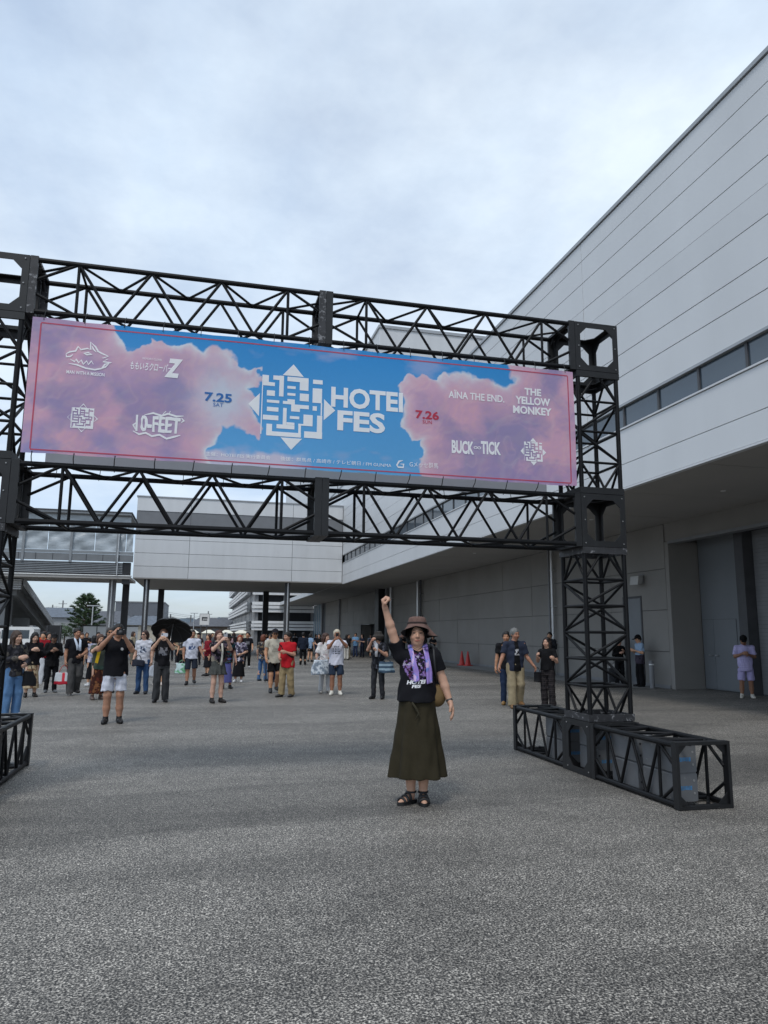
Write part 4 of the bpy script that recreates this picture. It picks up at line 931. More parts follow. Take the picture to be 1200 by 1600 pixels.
letters('主催：HOTEI FES 実行委員会', 0.303, 3.262, 0.64, 0.042); letters('後援：群馬県 / 高崎市 / テレビ朝日 / FM GUNMA', 1.31, 3.262, 1.17, 0.045)
strokes('hall_mark', [[(2.02, 3.325), (1.98, 3.315), (1.955, 3.27), (1.97, 3.25), (2.025, 3.25), (2.03, 3.285), (1.995, 3.285)]], 0.018, I_white)
letters('Gメッセ群馬', 2.255, 3.292, 0.32, 0.062)
# zip ties and eyelets along the edges
M_tie = mat('black_cable_tie', (0.01, 0.01, 0.01), 0.5, 0.1)
for i in range(16):
    x = BX0 + 0.1 + i * (BX1 - BX0 - 0.2) / 15
    MB().tube([(x, YBN - .004, BZ1 - .02), (x + .004, YBN + .02, BZ1 + 0.06), (x + .008, YA + .03, Z4 + .062), (x + .008, YA + .06, Z4 + .03)], .004, 5).build('cable_tie', M_tie, ban)
    MB().tube([(x, YBN - .004, BZ0 + .02), (x - .006, YBN + .01, BZ0 - .03), (x - .01 + .01 * math.sin(i * 3), YA + .02, Z3 - .03), (x - .01, YA + .06, Z3 - .06)], .005, 5).build('cable_tie', M_tie, ban)
# second banner on the rear face, seen from behind under the front one
rb = tag(empty('rear_banner', (1.1, 8.0, 3.1)), 'grey reverse side of a second banner hung behind the first', 'banner')
v = [(x, YB + .05 + .008 * math.sin(x * 5), z) for z in (3.16, 4.5) for x in np.linspace(-1.62, 4.02, 60)]
ink('grey_vinyl_back', (0.55, 0.55, 0.56)); [setattr(nd.inputs[0], 'default_value', 0.6) for nd in MATS['grey_vinyl_back'].node_tree.nodes if nd.type == 'MIX_SHADER']
mesh('sheet', v, [(i, i + 1, i + 61, i + 60) for i in range(59)], ink('grey_vinyl_back', (0.50, 0.50, 0.51)), rb)
for i in range(14): MB().tube([(-1.5 + i * .42, YB + .05, 3.17), (-1.5 + i * .42, YB + .02, 3.08), (-1.5 + i * .42, YB - .02, 3.04)], .004, 5).build('cable_tie', M_tie, rb)
# ================================================================== PEOPLE
class Field:
    """signed distance grid; solids are blended in, then polygonised with surface nets"""
    def __init__(s, lo, hi, h):
        s.lo = np.array(lo, float); s.h = h; s.n = np.ceil((np.array(hi) - s.lo) / h).astype(int) + 1
        s.d = np.full(s.n, 0.6, np.float32)
        s.ax = [(s.lo[i] + h * np.arange(s.n[i])).astype(np.float32) for i in range(3)]
    def win(s, lo, hi, pad):
        a = np.clip(np.floor((np.array(lo) - pad - s.lo) / s.h).astype(int), 0, s.n); b = np.clip(np.ceil((np.array(hi) + pad - s.lo) / s.h).astype(int) + 1, 0, s.n)
        sl = tuple(slice(x, y) for x, y in zip(a, b))
        return sl, s.ax[0][sl[0]][:, None, None], s.ax[1][sl[1]][None, :, None], s.ax[2][sl[2]][None, None, :]
    def blend(s, sl, d, k):
        c = s.d[sl]
        if k > 0:
            hh = np.maximum(k - np.abs(c - d), 0) / k; s.d[sl] = np.minimum(c, d) - hh * hh * k * 0.25
        else: s.d[sl] = np.minimum(c, d)
    def cone(s, a, b, ra, rb, k=0.02, flat=False, sy=1.0):
        a = np.array(a, float); b = np.array(b, float); r = max(ra, rb); lo = np.minimum(a, b) - r; hi = np.maximum(a, b) + r
        sl, x, y, z = s.win(lo, hi, k + 3 * s.h)
        if s.d[sl].size == 0: return
        ba = b - a; L2 = ba @ ba + 1e-12
        px, py, pz = x - a[0], y - a[1], z - a[2]
        t = (px * ba[0] + py * ba[1] + pz * ba[2]) / L2; tc = np.clip(t, 0, 1)
        te = np.maximum(t, 0) if flat else tc; q = np.sqrt((px - te * ba[0]) ** 2 + ((py - te * ba[1]) / sy) ** 2 + (pz - te * ba[2]) ** 2)
        d = q - (ra + (rb - ra) * tc)
        if flat: d = np.maximum(d, (t - 1) * math.sqrt(L2))
        s.blend(sl, d.astype(np.float32), k)
    def chain(s, pts, rs, k=0.02):
        for i in range(len(pts) - 1): s.cone(pts[i], pts[i + 1], rs[i], rs[i + 1], k)
    def ell(s, c, r, k=0.02, rot=None):
        c = np.array(c, float); r = np.array(r, float); m = r.max() if rot is not None else r
        sl, x, y, z = s.win(c - m, c + m, k + 3 * s.h)
        if s.d[sl].size == 0: return
        px, py, pz = x - c[0], y - c[1], z - c[2]
        if rot is not None:
            A = rot.T
            px, py, pz = A[0, 0] * px + A[0, 1] * py + A[0, 2] * pz, A[1, 0] * px + A[1, 1] * py + A[1, 2] * pz, A[2, 0] * px + A[2, 1] * py + A[2, 2] * pz
        k0 = np.sqrt((px / r[0]) ** 2 + (py / r[1]) ** 2 + (pz / r[2]) ** 2); k1 = np.sqrt((px / r[0] ** 2) ** 2 + (py / r[1] ** 2) ** 2 + (pz / r[2] ** 2) ** 2) + 1e-9
        s.blend(sl, (k0 * (k0 - 1) / k1).astype(np.float32), k)
    def carve_ell(s, c, r, k=0.008, rot=None):
        keep = s.d; s.d = np.full_like(keep, 0.6); s.ell(c, r, 0, rot); e = -s.d
        hh = np.maximum(k - np.abs(keep - e), 0) / max(k, 1e-9); s.d = np.maximum(keep, e) + hh * hh * k * 0.25
    def drum(s, z0, z1, r0, r1, cx=0, cy=0, k=0.02, folds=0, famp=0.0, ph=0.0, c1=None):
        """elliptic tapered drum from z0 (radii r0) to z1 (radii r1); optional hanging folds strongest at z0"""
        c1 = c1 or (cx, cy); R = max(*r0, *r1) * 1.3
        sl, x, y, z = s.win((min(cx, c1[0]) - R, min(cy, c1[1]) - R, z0), (max(cx, c1[0]) + R, max(cy, c1[1]) + R, z1), k + 3 * s.h)
        if s.d[sl].size == 0: return
        t = np.clip((z - z0) / (z1 - z0), 0, 1); rx = r0[0] + (r1[0] - r0[0]) * t; ry = r0[1] + (r1[1] - r0[1]) * t
        ox = cx + (c1[0] - cx) * t; oy = cy + (c1[1] - cy) * t
        px, py = (x - ox) / rx, (y - oy) / ry; q = np.sqrt(px ** 2 + py ** 2)
        if folds:
            an = np.arctan2(py, px); q = q - famp * (1 - t) * (np.sin(folds * an + ph + 1.2 * t) + 0.55 * np.sin((folds + 3) * an + 2 * ph - 1.5 * t) + 0.4 * np.sin((2 * folds + 1) * an + 3 * ph + 3 * t) * t ** .5)
        d = np.maximum((q - 1) * np.minimum(rx, ry), np.maximum(z0 - z, z - z1))
        s.blend(sl, d.astype(np.float32), k)
    def cut(s, n, o, keep_side=1):
        """remove everything on the side of plane (o, n) that n points to"""
        n = np.array(n, float); n /= np.linalg.norm(n); v = (s.ax[0][:, None, None] - o[0]) * n[0] + (s.ax[1][None, :, None] - o[1]) * n[1] + (s.ax[2][None, None, :] - o[2]) * n[2]
        s.d = np.maximum(s.d, v.astype(np.float32))
    def ripple(s, amp, f, seed=0):
        r = np.random.RandomState(seed); x, y, z = s.ax[0][:, None, None], s.ax[1][None, :, None], s.ax[2][None, None, :]; v = 0
        for i in range(5):
            w = r.normal(0, f, 3); w[2] *= 0.7; v = v + np.sin(w[0] * x + w[1] * y + w[2] * z + r.uniform(0, 6))
        s.d = s.d + (amp * v / 2.2).astype(np.float32)
    def mesh(s):
        d = s.d; d[0] = d[-1] = 0.3; d[:, 0] = d[:, -1] = 0.3; d[:, :, 0] = d[:, :, -1] = 0.3
        sg = d < 0; c = np.zeros(np.array(d.shape) - 1, np.int8)
        for a in (0, 1):
            for b in (0, 1):
                for e in (0, 1): c += sg[a:a + c.shape[0], b:b + c.shape[1], e:e + c.shape[2]]
        act = (c > 0) & (c < 8); ids = np.argwhere(act); idx = np.full(c.shape, -1, np.int64); idx[act] = np.arange(len(ids))
        if len(ids) == 0: return np.zeros((0, 3)), np.zeros((0, 4), int)
        cor = [(a, b, e) for a in (0, 1) for b in (0, 1) for e in (0, 1)]
        val = [d[ids[:, 0] + a, ids[:, 1] + b, ids[:, 2] + e] for a, b, e in cor]; acc = np.zeros((len(ids), 3)); cnt = np.zeros(len(ids))
        for i in range(8):
            for j in range(i + 1, 8):
                df = np.abs(np.array(cor[i]) - np.array(cor[j]))
                if df.sum() != 1: continue
                m_ = (val[i] < 0) != (val[j] < 0); t = np.where(m_, val[i] / np.where(m_, val[i] - val[j], 1), 0)
                acc += m_[:, None] * (np.array(cor[i]) + t[:, None] * (np.array(cor[j]) - np.array(cor[i]))); cnt += m_
        v = s.lo + (ids + acc / cnt[:, None]) * s.h; F = []
        for ax in range(3):
            o1, o2 = (ax + 1) % 3, (ax + 2) % 3
            A = [slice(1, -1)] * 3; B = [slice(1, -1)] * 3; A[ax] = slice(0, -1); B[ax] = slice(1, None)
            ch = sg[tuple(A)] != sg[tuple(B)]; e = np.argwhere(ch); off = np.array([1, 1, 1]); off[ax] = 0; e = e + off
            u1 = np.zeros(3, int); u1[o1] = 1; u2 = np.zeros(3, int); u2[o2] = 1
            g = lambda q: idx[q[:, 0], q[:, 1], q[:, 2]]
            Q = np.stack([g(e - u1 - u2), g(e - u2), g(e), g(e - u1)], 1); ins = sg[e[:, 0], e[:, 1], e[:, 2]]
            Q[~ins] = Q[~ins][:, ::-1]; F.append(Q)
        F = np.concatenate(F); F = F[(F >= 0).all(1)]
        return v, F

SKIN = attr_mat('skin', 0.55, 0.05, 200, sss=0.08)
CLOTH = attr_mat('dyed_cloth', 0.85, 0.25, 140, spec=0.2)
HAIRM = attr_mat('hair', 0.55, 0.5, 160, spec=0.4)
LEATH = attr_mat('shoe_leather', 0.5, 0.15, 90, spec=0.4)
BAGM = attr_mat('bag_fabric', 0.7, 0.2, 90, spec=0.3)

def rotm(yaw, pitch=0.0, roll=0.0):
    cy, sy = math.cos(yaw), math.sin(yaw); cp, sp = math.cos(pitch), math.sin(pitch); cr, sr = math.cos(roll), math.sin(roll)
    Rz = np.array([[cy, -sy, 0], [sy, cy, 0], [0, 0, 1]]); Rx = np.array([[1, 0, 0], [0, cp, -sp], [0, sp, cp]]); Ry = np.array([[cr, 0, sr], [0, 1, 0], [-sr, 0, cr]])
    return Rz @ Rx @ Ry

ARMS = {
    'down': lambda s: ((s * .138, .012, .635), (s * .150, -.03, .500)),
    'back': lambda s: ((s * .140, .05, .640), (s * .150, .06, .505)),
    'fwd': lambda s: ((s * .140, -.02, .640), (s * .150, -.10, .525)),
    'photo': lambda s: ((s * .135, -.10, .735), (s * .045, -.185, .865)),
    'phone': lambda s: ((s * .140, -.01, .650), (s * .045, -.135, .700)),
    'chest': lambda s: ((s * .145, -.02, .655), (s * .05, -.14, .735)),
    'waist': lambda s: ((s * .150, .01, .645), (s * .06, -.115, .595)),
    'bag': lambda s: ((s * .142, .012, .635), (s * .152, -.01, .498)),
    'akimbo': lambda s: ((s * .170, .02, .655), (s * .11, -.07, .60)),
    'out': lambda s: ((s * .160, -.0, .645), (s * .215, -.05, .53)),
}

def hand(F, w, e, side, curl, rad=0.0068, roll=0.0):
    """palm, four unequal fingers and a thumb continuing the forearm e->w"""
    w = np.array(w, float); d = w - np.array(e, float); d /= np.linalg.norm(d)
    n0 = np.array([side * -1.0, 0.0, 0.0]) if abs(d[0]) < .8 else np.array([0, -1.0, 0]); n = n0 - d * (n0 @ d); n /= np.linalg.norm(n)   # palm faces inward
    q = np.cross(d, n)
    if q[1] > 0 or (abs(q[1]) < .2 and q[2] < 0): q = -q                                             # thumb side points forward/up
    c, s_ = math.cos(roll), math.sin(roll); n, q = n * c + q * s_, q * c - n * s_
    F.cone(w - d * .01, w + d * .012, .0145, .015, .006)
    for i, o in enumerate((-.018, -.006, .006, .018)):
        k = w + d * (.050 - .004 * abs(i - 1.6)) + q * o; F.cone(w + q * o * .6, k, .012, .0095, .006)
        Lf = (.040, .046, .050, .046)[i] if True else 0
        a1 = curl * 1.5; d1 = d * math.cos(a1) + n * math.sin(a1); k1 = k + d1 * Lf * .5
        a2 = curl * 3.0; d2 = d * math.cos(a2) + n * math.sin(a2); k2 = k1 + d2 * Lf * .34
        a3 = curl * 4.0; d3 = d * math.cos(a3) + n * math.sin(a3); k3 = k2 + d3 * Lf * .24
        F.cone(k, k1, rad * 1.08, rad, .002); F.cone(k1, k2, rad, rad * .92, .002); F.cone(k2, k3, rad * .92, rad * .8, .002)
    b = w + d * .014 + q * .016; t1 = b + (q * .62 + d * .6 + n * .35) * .026; t2 = t1 + (d * (1 - curl * .6) + n * (.25 + curl * .9) + q * (.15 - .5 * curl)) * .024
    F.cone(b, t1, .0105, .0088, .005); F.cone(t1, t2, .0085, .0066, .003)

def col_of(v):
    return np.array(srgb(v)) if isinstance(v, str) else np.array(v, float)

def pattern(kind, v, base, seed, cols):
    """printed or woven colour for points v (in body units)"""
    n = len(v); c = np.tile(col_of(base), (n, 1)); P = v
    if kind is None: return c
    if kind == 'floral':
        a = fbm(P * 26, 3, seed); b = fbm(P * 22 + 7, 3, seed + 5)
        c[a > .56] = col_of(cols[0]); c[b > .60] = col_of(cols[1 % len(cols)]); c[(a > .62) & (b > .5)] = col_of(cols[-1])
    elif kind == 'print':                               # graphic on the chest
        m_ = (np.abs(P[:, 0]) < .062) & (P[:, 2] > .64) & (P[:, 2] < .755) & (P[:, 1] < 0); a = fbm(P * 42, 3, seed)
        c[m_ & (a > .50)] = col_of(cols[0])
        if len(cols) > 1: c[m_ & (a < .36)] = col_of(cols[1])
    elif kind == 'lines':                               # rows of lettering too small to read
        m_ = (np.abs(P[:, 0]) < .06) & (P[:, 1] < 0) & (P[:, 2] > .62) & (P[:, 2] < .76) & (np.sin(P[:, 2] * 190) > -.1) & (vnoise(P * np.array([90, 1, 12]), seed) > .42); c[m_] = col_of(cols[0])
    elif kind == 'badge':
        m_ = (np.hypot(P[:, 0] - .05, P[:, 2] - .745) < .014) & (P[:, 1] < 0); c[m_] = col_of(cols[0])
    elif kind == 'check':
        m_ = (np.sin(P[:, 0] * 260 + P[:, 1] * 260) > .72) | (np.sin(P[:, 2] * 230) > .78); c[m_] = col_of(cols[0])
    elif kind == 'strap':
        m_ = np.abs(P[:, 0] * .8 + (P[:, 2] - .70) * 1.0) < .013; c[m_ & (P[:, 1] < .02)] = col_of(cols[0])
    elif kind == 'split':                               # open shirt over a dark tee
        m_ = (np.abs(P[:, 0] - .005) < .026 + .02 * np.clip((.72 - P[:, 2]) / .2, 0, 1)) & (P[:, 1] < -.01); c[m_] = col_of(cols[0]); a = fbm(P * 40, 3, seed)
        if len(cols) > 1: c[m_ & (P[:, 2] > .66) & (P[:, 2] < .74) & (a > .47)] = col_of(cols[1])
    elif kind == 'wash':
        a = fbm(P * np.array([14, 14, 7]), 3, seed)[:, None]; c = c * (1 - a * .6) + col_of(cols[0]) * a * .6
    elif kind == 'lower':
        c[P[:, 2] < cols[1]] = col_of(cols[0])
    return c

def put(name, F, H, parent, material, colf):
    v, f = F.mesh()
    if len(v) == 0: return None
    return mesh(name, (v * H).astype(float), f, material, parent, True, local=True, cols=colf(v))

PEOPLE = 0
def person(label, x, y, H, turn=0.0, arms=('down', 'down'), stride=0.0, w=1.0, female=True,
           top=('tee', '#15151a'), toppat=None, hem=.47, bottom=('pants', '#333338'), botpat=None,
           hair=('short', '#1a1512'), hat=None, shoes='#17171a', skin='#c79a7c', look=(0, 0), curl=(.35, .35), res=None,
           glasses=False, lean=0.0, group='visitors in the square', legx=.06, footturn=(.2, -.2), sole=None, hemr=None):
    global PEOPLE
    PEOPLE += 1; sd = PEOPLE
    dist = math.hypot(x, y); face = -math.atan2(x, y) + R_(turn)
    jr = np.random.RandomState(sd * 13 + 1)
    if res is None:
        look = (look[0] + jr.uniform(-9, 9), look[1] + jr.uniform(-3, 6)); stride = stride + jr.uniform(-.016, .016)
    root = tag(empty('person', (x, y, 0), face), label, 'person', group)
    h = (res or min(max(dist * .00072, .0085), .024)) / H
    sk = col_of(skin); wd = 1 + (w - 1) * .62; wd *= .97 if female else .95
    sh = .098 if female else .112
    # joints
    hips = [(-.052 * wd, 0, .505), (.052 * wd, 0, .505)]
    dy = (-stride, stride)
    ank = [(-legx - .005, dy[0], .045 + (0.03 if dy[0] > .06 else 0)), (legx + .005, dy[1], .045 + (0.03 if dy[1] > .06 else 0))]
    kn = []
    for i in (0, 1):
        m_ = (np.array(hips[i]) + np.array(ank[i])) / 2; m_[1] -= .012 + (.05 if dy[i] > .06 else 0.0); m_[2] += .005; kn.append(tuple(m_))
    shd = [(-sh * (1 + .45 * (wd - 1)), .004, .798), (sh * (1 + .45 * (wd - 1)), .004, .798)]
    el, wr = [], []
    for i, s in enumerate((-1, 1)):
        a = arms[i]
        e_, w_ = ARMS[a](s * (1 + .25 * (wd - 1)) if True else s) if isinstance(a, str) else a
        if isinstance(a, str): e_ = tuple(np.array(e_) + jr.uniform(-.010, .010, 3)); w_ = tuple(np.array(w_) + jr.uniform(-.012, .012, 3) * (0.4 if a == 'photo' else 1))
        el.append(e_); wr.append(w_)
    Rh = rotm(R_(look[0]), R_(look[1])); hc = np.array([0, -.012, .927]); pv = np.array([0, .005, .865])
    hp = lambda p: pv + Rh @ (np.array(p) - pv)
    allp = np.array(hips + ank + kn + shd + el + wr + [hp((0, -.08, 1.01)), hp((0, .07, .9))])
    lo = allp.min(0) - [.14 * wd, .14 * wd, .06]; hi = allp.max(0) + [.14 * wd, .14 * wd, .13]; lo[2] = -.02
    # ---------- body: one continuous surface
    F = Field(lo, hi, h)
    F.ell((0, .004, .72), (.092 * wd, .064 * wd, .115), .03); F.ell((0, 0, .61), (.078 * wd, .056 * wd, .09), .03); F.ell((0, .006, .52), (.088 * wd, .066 * wd, .07), .03)
    F.cone(shd[0], (0, .008, .805), .031, .04, .02); F.cone(shd[1], (0, .008, .805), .031, .04, .02); F.chain([(0, .012, .80), (0, .004, .845), tuple(hp((0, 0, .885)))], [.04, .032, .031], .02)
    for i in (0, 1):
        F.chain([hips[i], kn[i], tuple(np.array(kn[i]) * .45 + np.array(ank[i]) * .55 + [0, .012, 0]), ank[i]], [.052 * wd, .035 * wd, .033 * wd, .0215], .018)
        F.chain([shd[i], el[i], tuple(np.array(el[i]) * .7 + np.array(wr[i]) * .3), wr[i]], [.032 * (wd ** .5), .0245 * (wd ** .5), .0245 * (wd ** .5), .0165], .012)
        hand(F, wr[i], el[i], (-1, 1)[i], curl[i])
        fd = np.array([math.sin(footturn[i]) * (-1), -math.cos(footturn[i]), 0])
        F.cone(np.array(ank[i]) + [0, .012, -.022], np.array(ank[i]) + fd * .07 + [0, 0, -.029], .020, .016, .012); F.cone(np.array(ank[i]) + fd * .05 + [0, 0, -.027], np.array(ank[i]) + fd * .092 + [0, 0, -.032], .021, .013, .01)
    # head
    F.ell(hp((0, .004, .943)), (.0475, .058, .056), .012, Rh); F.ell(hp((0, -.016, .908)), (.0405, .044, .050), .016, Rh); F.ell(hp((0, -.034, .875)), (.020, .018, .016), .014, Rh)
    for s in (-1, 1):
        F.ell(hp((s * .047, .006, .922)), (.007, .012, .019), .005, Rh); F.ell(hp((s * .024, -.046, .908)), (.015, .010, .012), .012, Rh)
    F.ell(hp((0, -.052, .944)), (.030, .010, .008), .010, Rh)
    F.carve_ell(hp((-.019, -.062, .931)), (.011, .008, .0065), .008, Rh); F.carve_ell(hp((.019, -.062, .931)), (.011, .008, .0065), .008, Rh)
    for s in (-1, 1): F.ell(hp((s * .019, -.0475, .930)), (.0085, .0075, .0062), .003, Rh)
    F.cone(hp((0, -.055, .932)), hp((0, -.068, .910)), .0055, .0085, .007); F.ell(hp((0, -.061, .907)), (.0125, .007, .006), .005, Rh)
    F.ell(hp((0, -.058, .8905)), (.0145, .0055, .0038), .004, Rh); F.ell(hp((0, -.057, .8855)), (.012, .0055, .0038), .004, Rh)
    F.cut((0, 0, -1), (0, 0, .002))
    def bodycol(v):
        c = np.tile(sk, (len(v), 1)) * (0.95 + .1 * fbm(v * 30, 2, sd))[:, None]
        q = (v - pv) @ Rh + pv                          # into head space
        fr = q[:, 1] < -.03
        def mix(mask, colr):
            c[:] = c * (1 - mask[:, None]) + np.array(colr) * mask[:, None]
        for s in (-1, 1):
            mix(np.exp(-(((q[:, 0] - s * .019) / .0085) ** 2 + ((q[:, 2] - .9305) / .0042) ** 2) ** 2) * fr * .9, (.02, .014, .012))
            mix(np.exp(-(((q[:, 0] - s * .020) / .013) ** 2 + ((q[:, 2] - .9465 + .05 * abs(0)) / .0032) ** 2) ** 2) * fr * .85, (.02, .014, .012))
            mix(np.exp(-(((q[:, 0] - s * .026) / .014) ** 2 + ((q[:, 2] - .905) / .012) ** 2)) * fr * .25, sk * np.array([1.05, .72, .70]))
        mix(np.exp(-((q[:, 0] / .0155) ** 2 + ((q[:, 2] - .888) / .0052) ** 2) ** 2) * fr * .9, sk * np.array([.72, .34, .34]))
        for s in (-1, 1): mix(np.exp(-(((q[:, 0] - s * .005) / .003) ** 2 + ((q[:, 2] - .902) / .003) ** 2)) * fr * .6, sk * .3)
        return c
    put('body', F, H, root, SKIN, bodycol)
    # ---------- bottom
    kind, bc_ = bottom[0], bottom[1]
    F = Field(lo, hi, h)
    if kind in ('pants', 'shorts', 'wide'):
        r0, r1, r2 = {'pants': (.058, .043, .036), 'shorts': (.06, .06, .06), 'wide': (.06, .0515, .0505)}[kind]
        F.ell((0, .006, .535), (.096 * wd, .074 * wd, .075), .02); F.drum(.455, .56, (.088 * wd, .072 * wd), (.096 * wd, .074 * wd), 0, .006, .012)
        for i in (0, 1):
            if kind == 'shorts':
                fr = bottom[2] if len(bottom) > 2 else .8; e_ = np.array(hips[i]) + (np.array(kn[i]) - np.array(hips[i])) * fr
                F.cone(np.array(hips[i]) + [0, 0, .02], e_ + [(-1, 1)[i] * .006, 0, 0], .050 * wd, .055 * wd, .010, True)
            else:
                F.cone(np.array(hips[i]) + [0, 0, .02], kn[i], r0 * wd, r1 * wd ** .7, .012); F.cone(kn[i], np.array(ank[i]) + [0, .006, -.012], r1 * wd ** .7, r2 * wd ** .5, .01, True)
        F.cut((0, 0, 1), (0, 0, .60)); F.ripple(.004, 55, sd)
    elif kind == 'skirt':
        zb = bottom[2]; fl = bottom[3] if len(bottom) > 3 else .15
        F.drum(zb, .60, (fl * wd, fl * .82 * wd), ((bottom[6] if len(bottom) > 6 else .083) * wd, (bottom[6] * .8 if len(bottom) > 6 else .065) * wd), 0, dy[0] * .1, .01, folds=bottom[4] if len(bottom) > 4 else 8, famp=bottom[5] if len(bottom) > 5 else .055, ph=sd); F.ell((0, .006, .54), (.095 * wd, .075 * wd, .07), .03); F.cut((0, 0, 1), (0, 0, .605)); F.ripple(.002, 50, sd)
    put({'pants': 'trousers', 'wide': 'trousers', 'shorts': 'shorts', 'skirt': 'skirt'}[kind], F, H, root, CLOTH, lambda v: pattern(botpat[0] if botpat else None, v, bc_, sd + 3, botpat[1] if botpat else None))
    # ---------- top
    tk, tcv = top
    F = Field(lo, hi, h); o = .012
    F.ell((0, .004, .725), (.094 * wd + o, .066 * wd + o, .108), .03); F.ell((0, 0, .62), (.086 * wd + o, .062 * wd + o, .10), .03)
    hr = hemr or (((.096 if female else .102) * wd + o), .074 * wd + o)
    F.drum(hem, .70, hr, ((.082 if female else .094) * wd + o, .060 * wd + o), 0, .002, .02, folds=5, famp=.04, ph=sd)
    F.cone(shd[0], (0, .008, .808), .037, .046, .025); F.cone(shd[1], (0, .008, .808), .037, .046, .025)
    F.cone((0, .012, .80), (0, .006, .846), .048, .040, .02, True)
    fs = {'tee': .62, 'sleeveless': .12, 'long': 1.0, 'loose': .80}[tk]
    for i in (0, 1):
        s0 = np.array(shd[i]); e_ = np.array(el[i]); inn = s0 + (np.array([0, 0, .79]) - s0) * .25
        if tk == 'long':
            F.cone(s0, e_, .044, .037, .02); F.cone(e_, np.array(wr[i]) * .94 + e_ * .06, .037, .028, .012, True); F.ell(e_, (.037,) * 3, .012)
        else:
            F.cone(s0, s0 + (e_ - s0) * fs, .040 * wd ** .5, (.043 if tk == 'loose' else .040) * wd ** .5, .02, True)
    F.carve_ell((0, -.012, .872), (.038, .046, .036), .01); F.ripple(.0045, 48, sd + 40)
    put('shirt', F, H, root, CLOTH, lambda v: pattern(toppat[0] if toppat else None, v, tcv, sd, toppat[1] if toppat else None))
    # ---------- hair
    hs, hcl = hair; hcol = col_of(hcl)
    if hs != 'none':
        hl = np.array([-.10, -.10, .62]); hh_ = np.array([.10, .12, 1.04]); F = Field(hl, hh_, max(h * .9, .0045))
        F.ell(hp((0, .008, .947)), (.056, .066, .063), .01, Rh)
        if hs == 'short': F.ell(hp((0, .026, .918)), (.051, .044, .045), .012, Rh)
        elif hs == 'bob':
            F.ell(hp((0, .022, .905)), (.060, .052, .062), .015, Rh)
        elif hs == 'long':
            F.ell(hp((0, .022, .905)), (.061, .052, .065), .015, Rh); F.cone(hp((0, .034, .90)), (0, .055, .745), .056, .048, .02, sy=.62)
            for s in (-1, 1): F.cone(hp((s * .048, -.006, .92)), (s * .058, -.02, .775), .02, .017, .012)
        elif hs == 'bun':
            F.ell(hp((0, .026, .918)), (.051, .044, .045), .012, Rh); F.ell(hp((0, .075, .935)), (.025, .025, .025), .012, Rh)
        F.carve_ell(hp((0, -.070, .912)), (.043 if hs != 'short' else .052, .056, .053), .012, Rh)
        F.carve_ell(hp((0, -.02, .835)), (.05, .045, .04), .01, Rh)
        if hs == 'short': F.carve_ell(hp((0, -.02, .885)), (.07, .05, .038), .008, Rh)
        F.ripple(.0035, 120, sd + 9)
        put('hair', F, H, root, HAIRM, lambda v: np.tile(hcol, (len(v), 1)) * (.75 + .5 * fbm(v * np.array([90, 90, 12]), 3, sd))[:, None])
    # ---------- shoes
    if shoes:
        F = Field(lo, np.array([hi[0], hi[1], .16]), h)
        for i in (0, 1):
            fd = np.array([math.sin(footturn[i]) * (-1), -math.cos(footturn[i]), 0]); a_ = np.array(ank[i])
            F.cone(a_ + [0, .016, -.020], a_ + fd * .06 + [0, 0, -.024], .029, .027, .01); F.cone(a_ + fd * .05 + [0, 0, -.024], a_ + fd * .10 + [0, 0, -.028], .029, .021, .01); F.cone(a_ + [0, .004, .016], a_ + [0, .008, -.02], .028, .028, .01, True)
        zc = min(a_[2] for a_ in [np.array(q) for q in ank]) - .043
        F.cut((0, 0, -1), (0, 0, max(.0015, zc)))
        sc = col_of(sole) if sole else None
        def shc(v):
            c = np.tile(col_of(shoes), (len(v), 1))
            if sc is not None: c[v[:, 2] < .018] = sc
            return c
        put('shoes', F, H, root, LEATH, shc)
    # ---------- hat
    if hat:
        ht, hcx = hat; F = Field(np.array([-.16, -.17, .84]), np.array([.16, .17, 1.06]), max(h * .8, .0042))
        if ht == 'cap':
            F.ell(hp((0, .006, .962)), (.056, .066, .052), .006, Rh); F.cut(tuple(Rh @ np.array([0, 0.12, -1])), tuple(hp((0, 0, .956)))); F.ell(hp((0, -.082, .958)), (.040, .045, .006), .006, Rh)
        elif ht == 'bucket':
            F.cone(hp((0, .004, .965)), hp((0, .004, 1.008)), .060, .052, .006, True); F.cone(hp((0, .004, .945)), hp((0, .004, .966)), .092, .060, .006, True)
        else:
            F.ell(hp((0, .004, .962)), (.055, .064, .052), .006, Rh); F.ell(hp((0, .0, .958)), (.125, .125, .007), .008, Rh)
        F.ripple(.002, 60, sd)
        put('hat', F, H, root, CLOTH, lambda v: np.tile(col_of(hcx), (len(v), 1)))
    if glasses:
        g_ = MB()
        for s in (-1, 1):
            c_ = hp((s * .021, -.066, .931)); n_ = 10; pts = [tuple((c_ + Rh @ np.array([.017 * math.cos(2 * math.pi * k / n_), 0, .012 * math.sin(2 * math.pi * k / n_)])) * H) for k in range(n_)]; g_.poly(pts, tuple(Rh @ np.array([0, .003 * H, 0])))
            g_.tube([tuple(hp((s * .038, -.062, .933)) * H), tuple(hp((s * .051, 0, .932)) * H)], .0025, 5)
        g_.tube([tuple(hp((-.006, -.067, .933)) * H), tuple(hp((.006, -.067, .933)) * H)], .0025, 5)
        g_.build('glasses', M_black, root, local=True)
    info = dict(root=root, H=H, wr=wr, el=el, hp=hp, Rh=Rh, face=face, shd=shd, ank=ank)
    M_ = Matrix.Translation((x, y, 0)) @ Matrix.Rotation(face, 4, 'Z')
    info['W'] = lambda p: M_ @ (Vector([float(q) for q in p]) * H)      # body units -> world
    info['M'] = M_
    return info

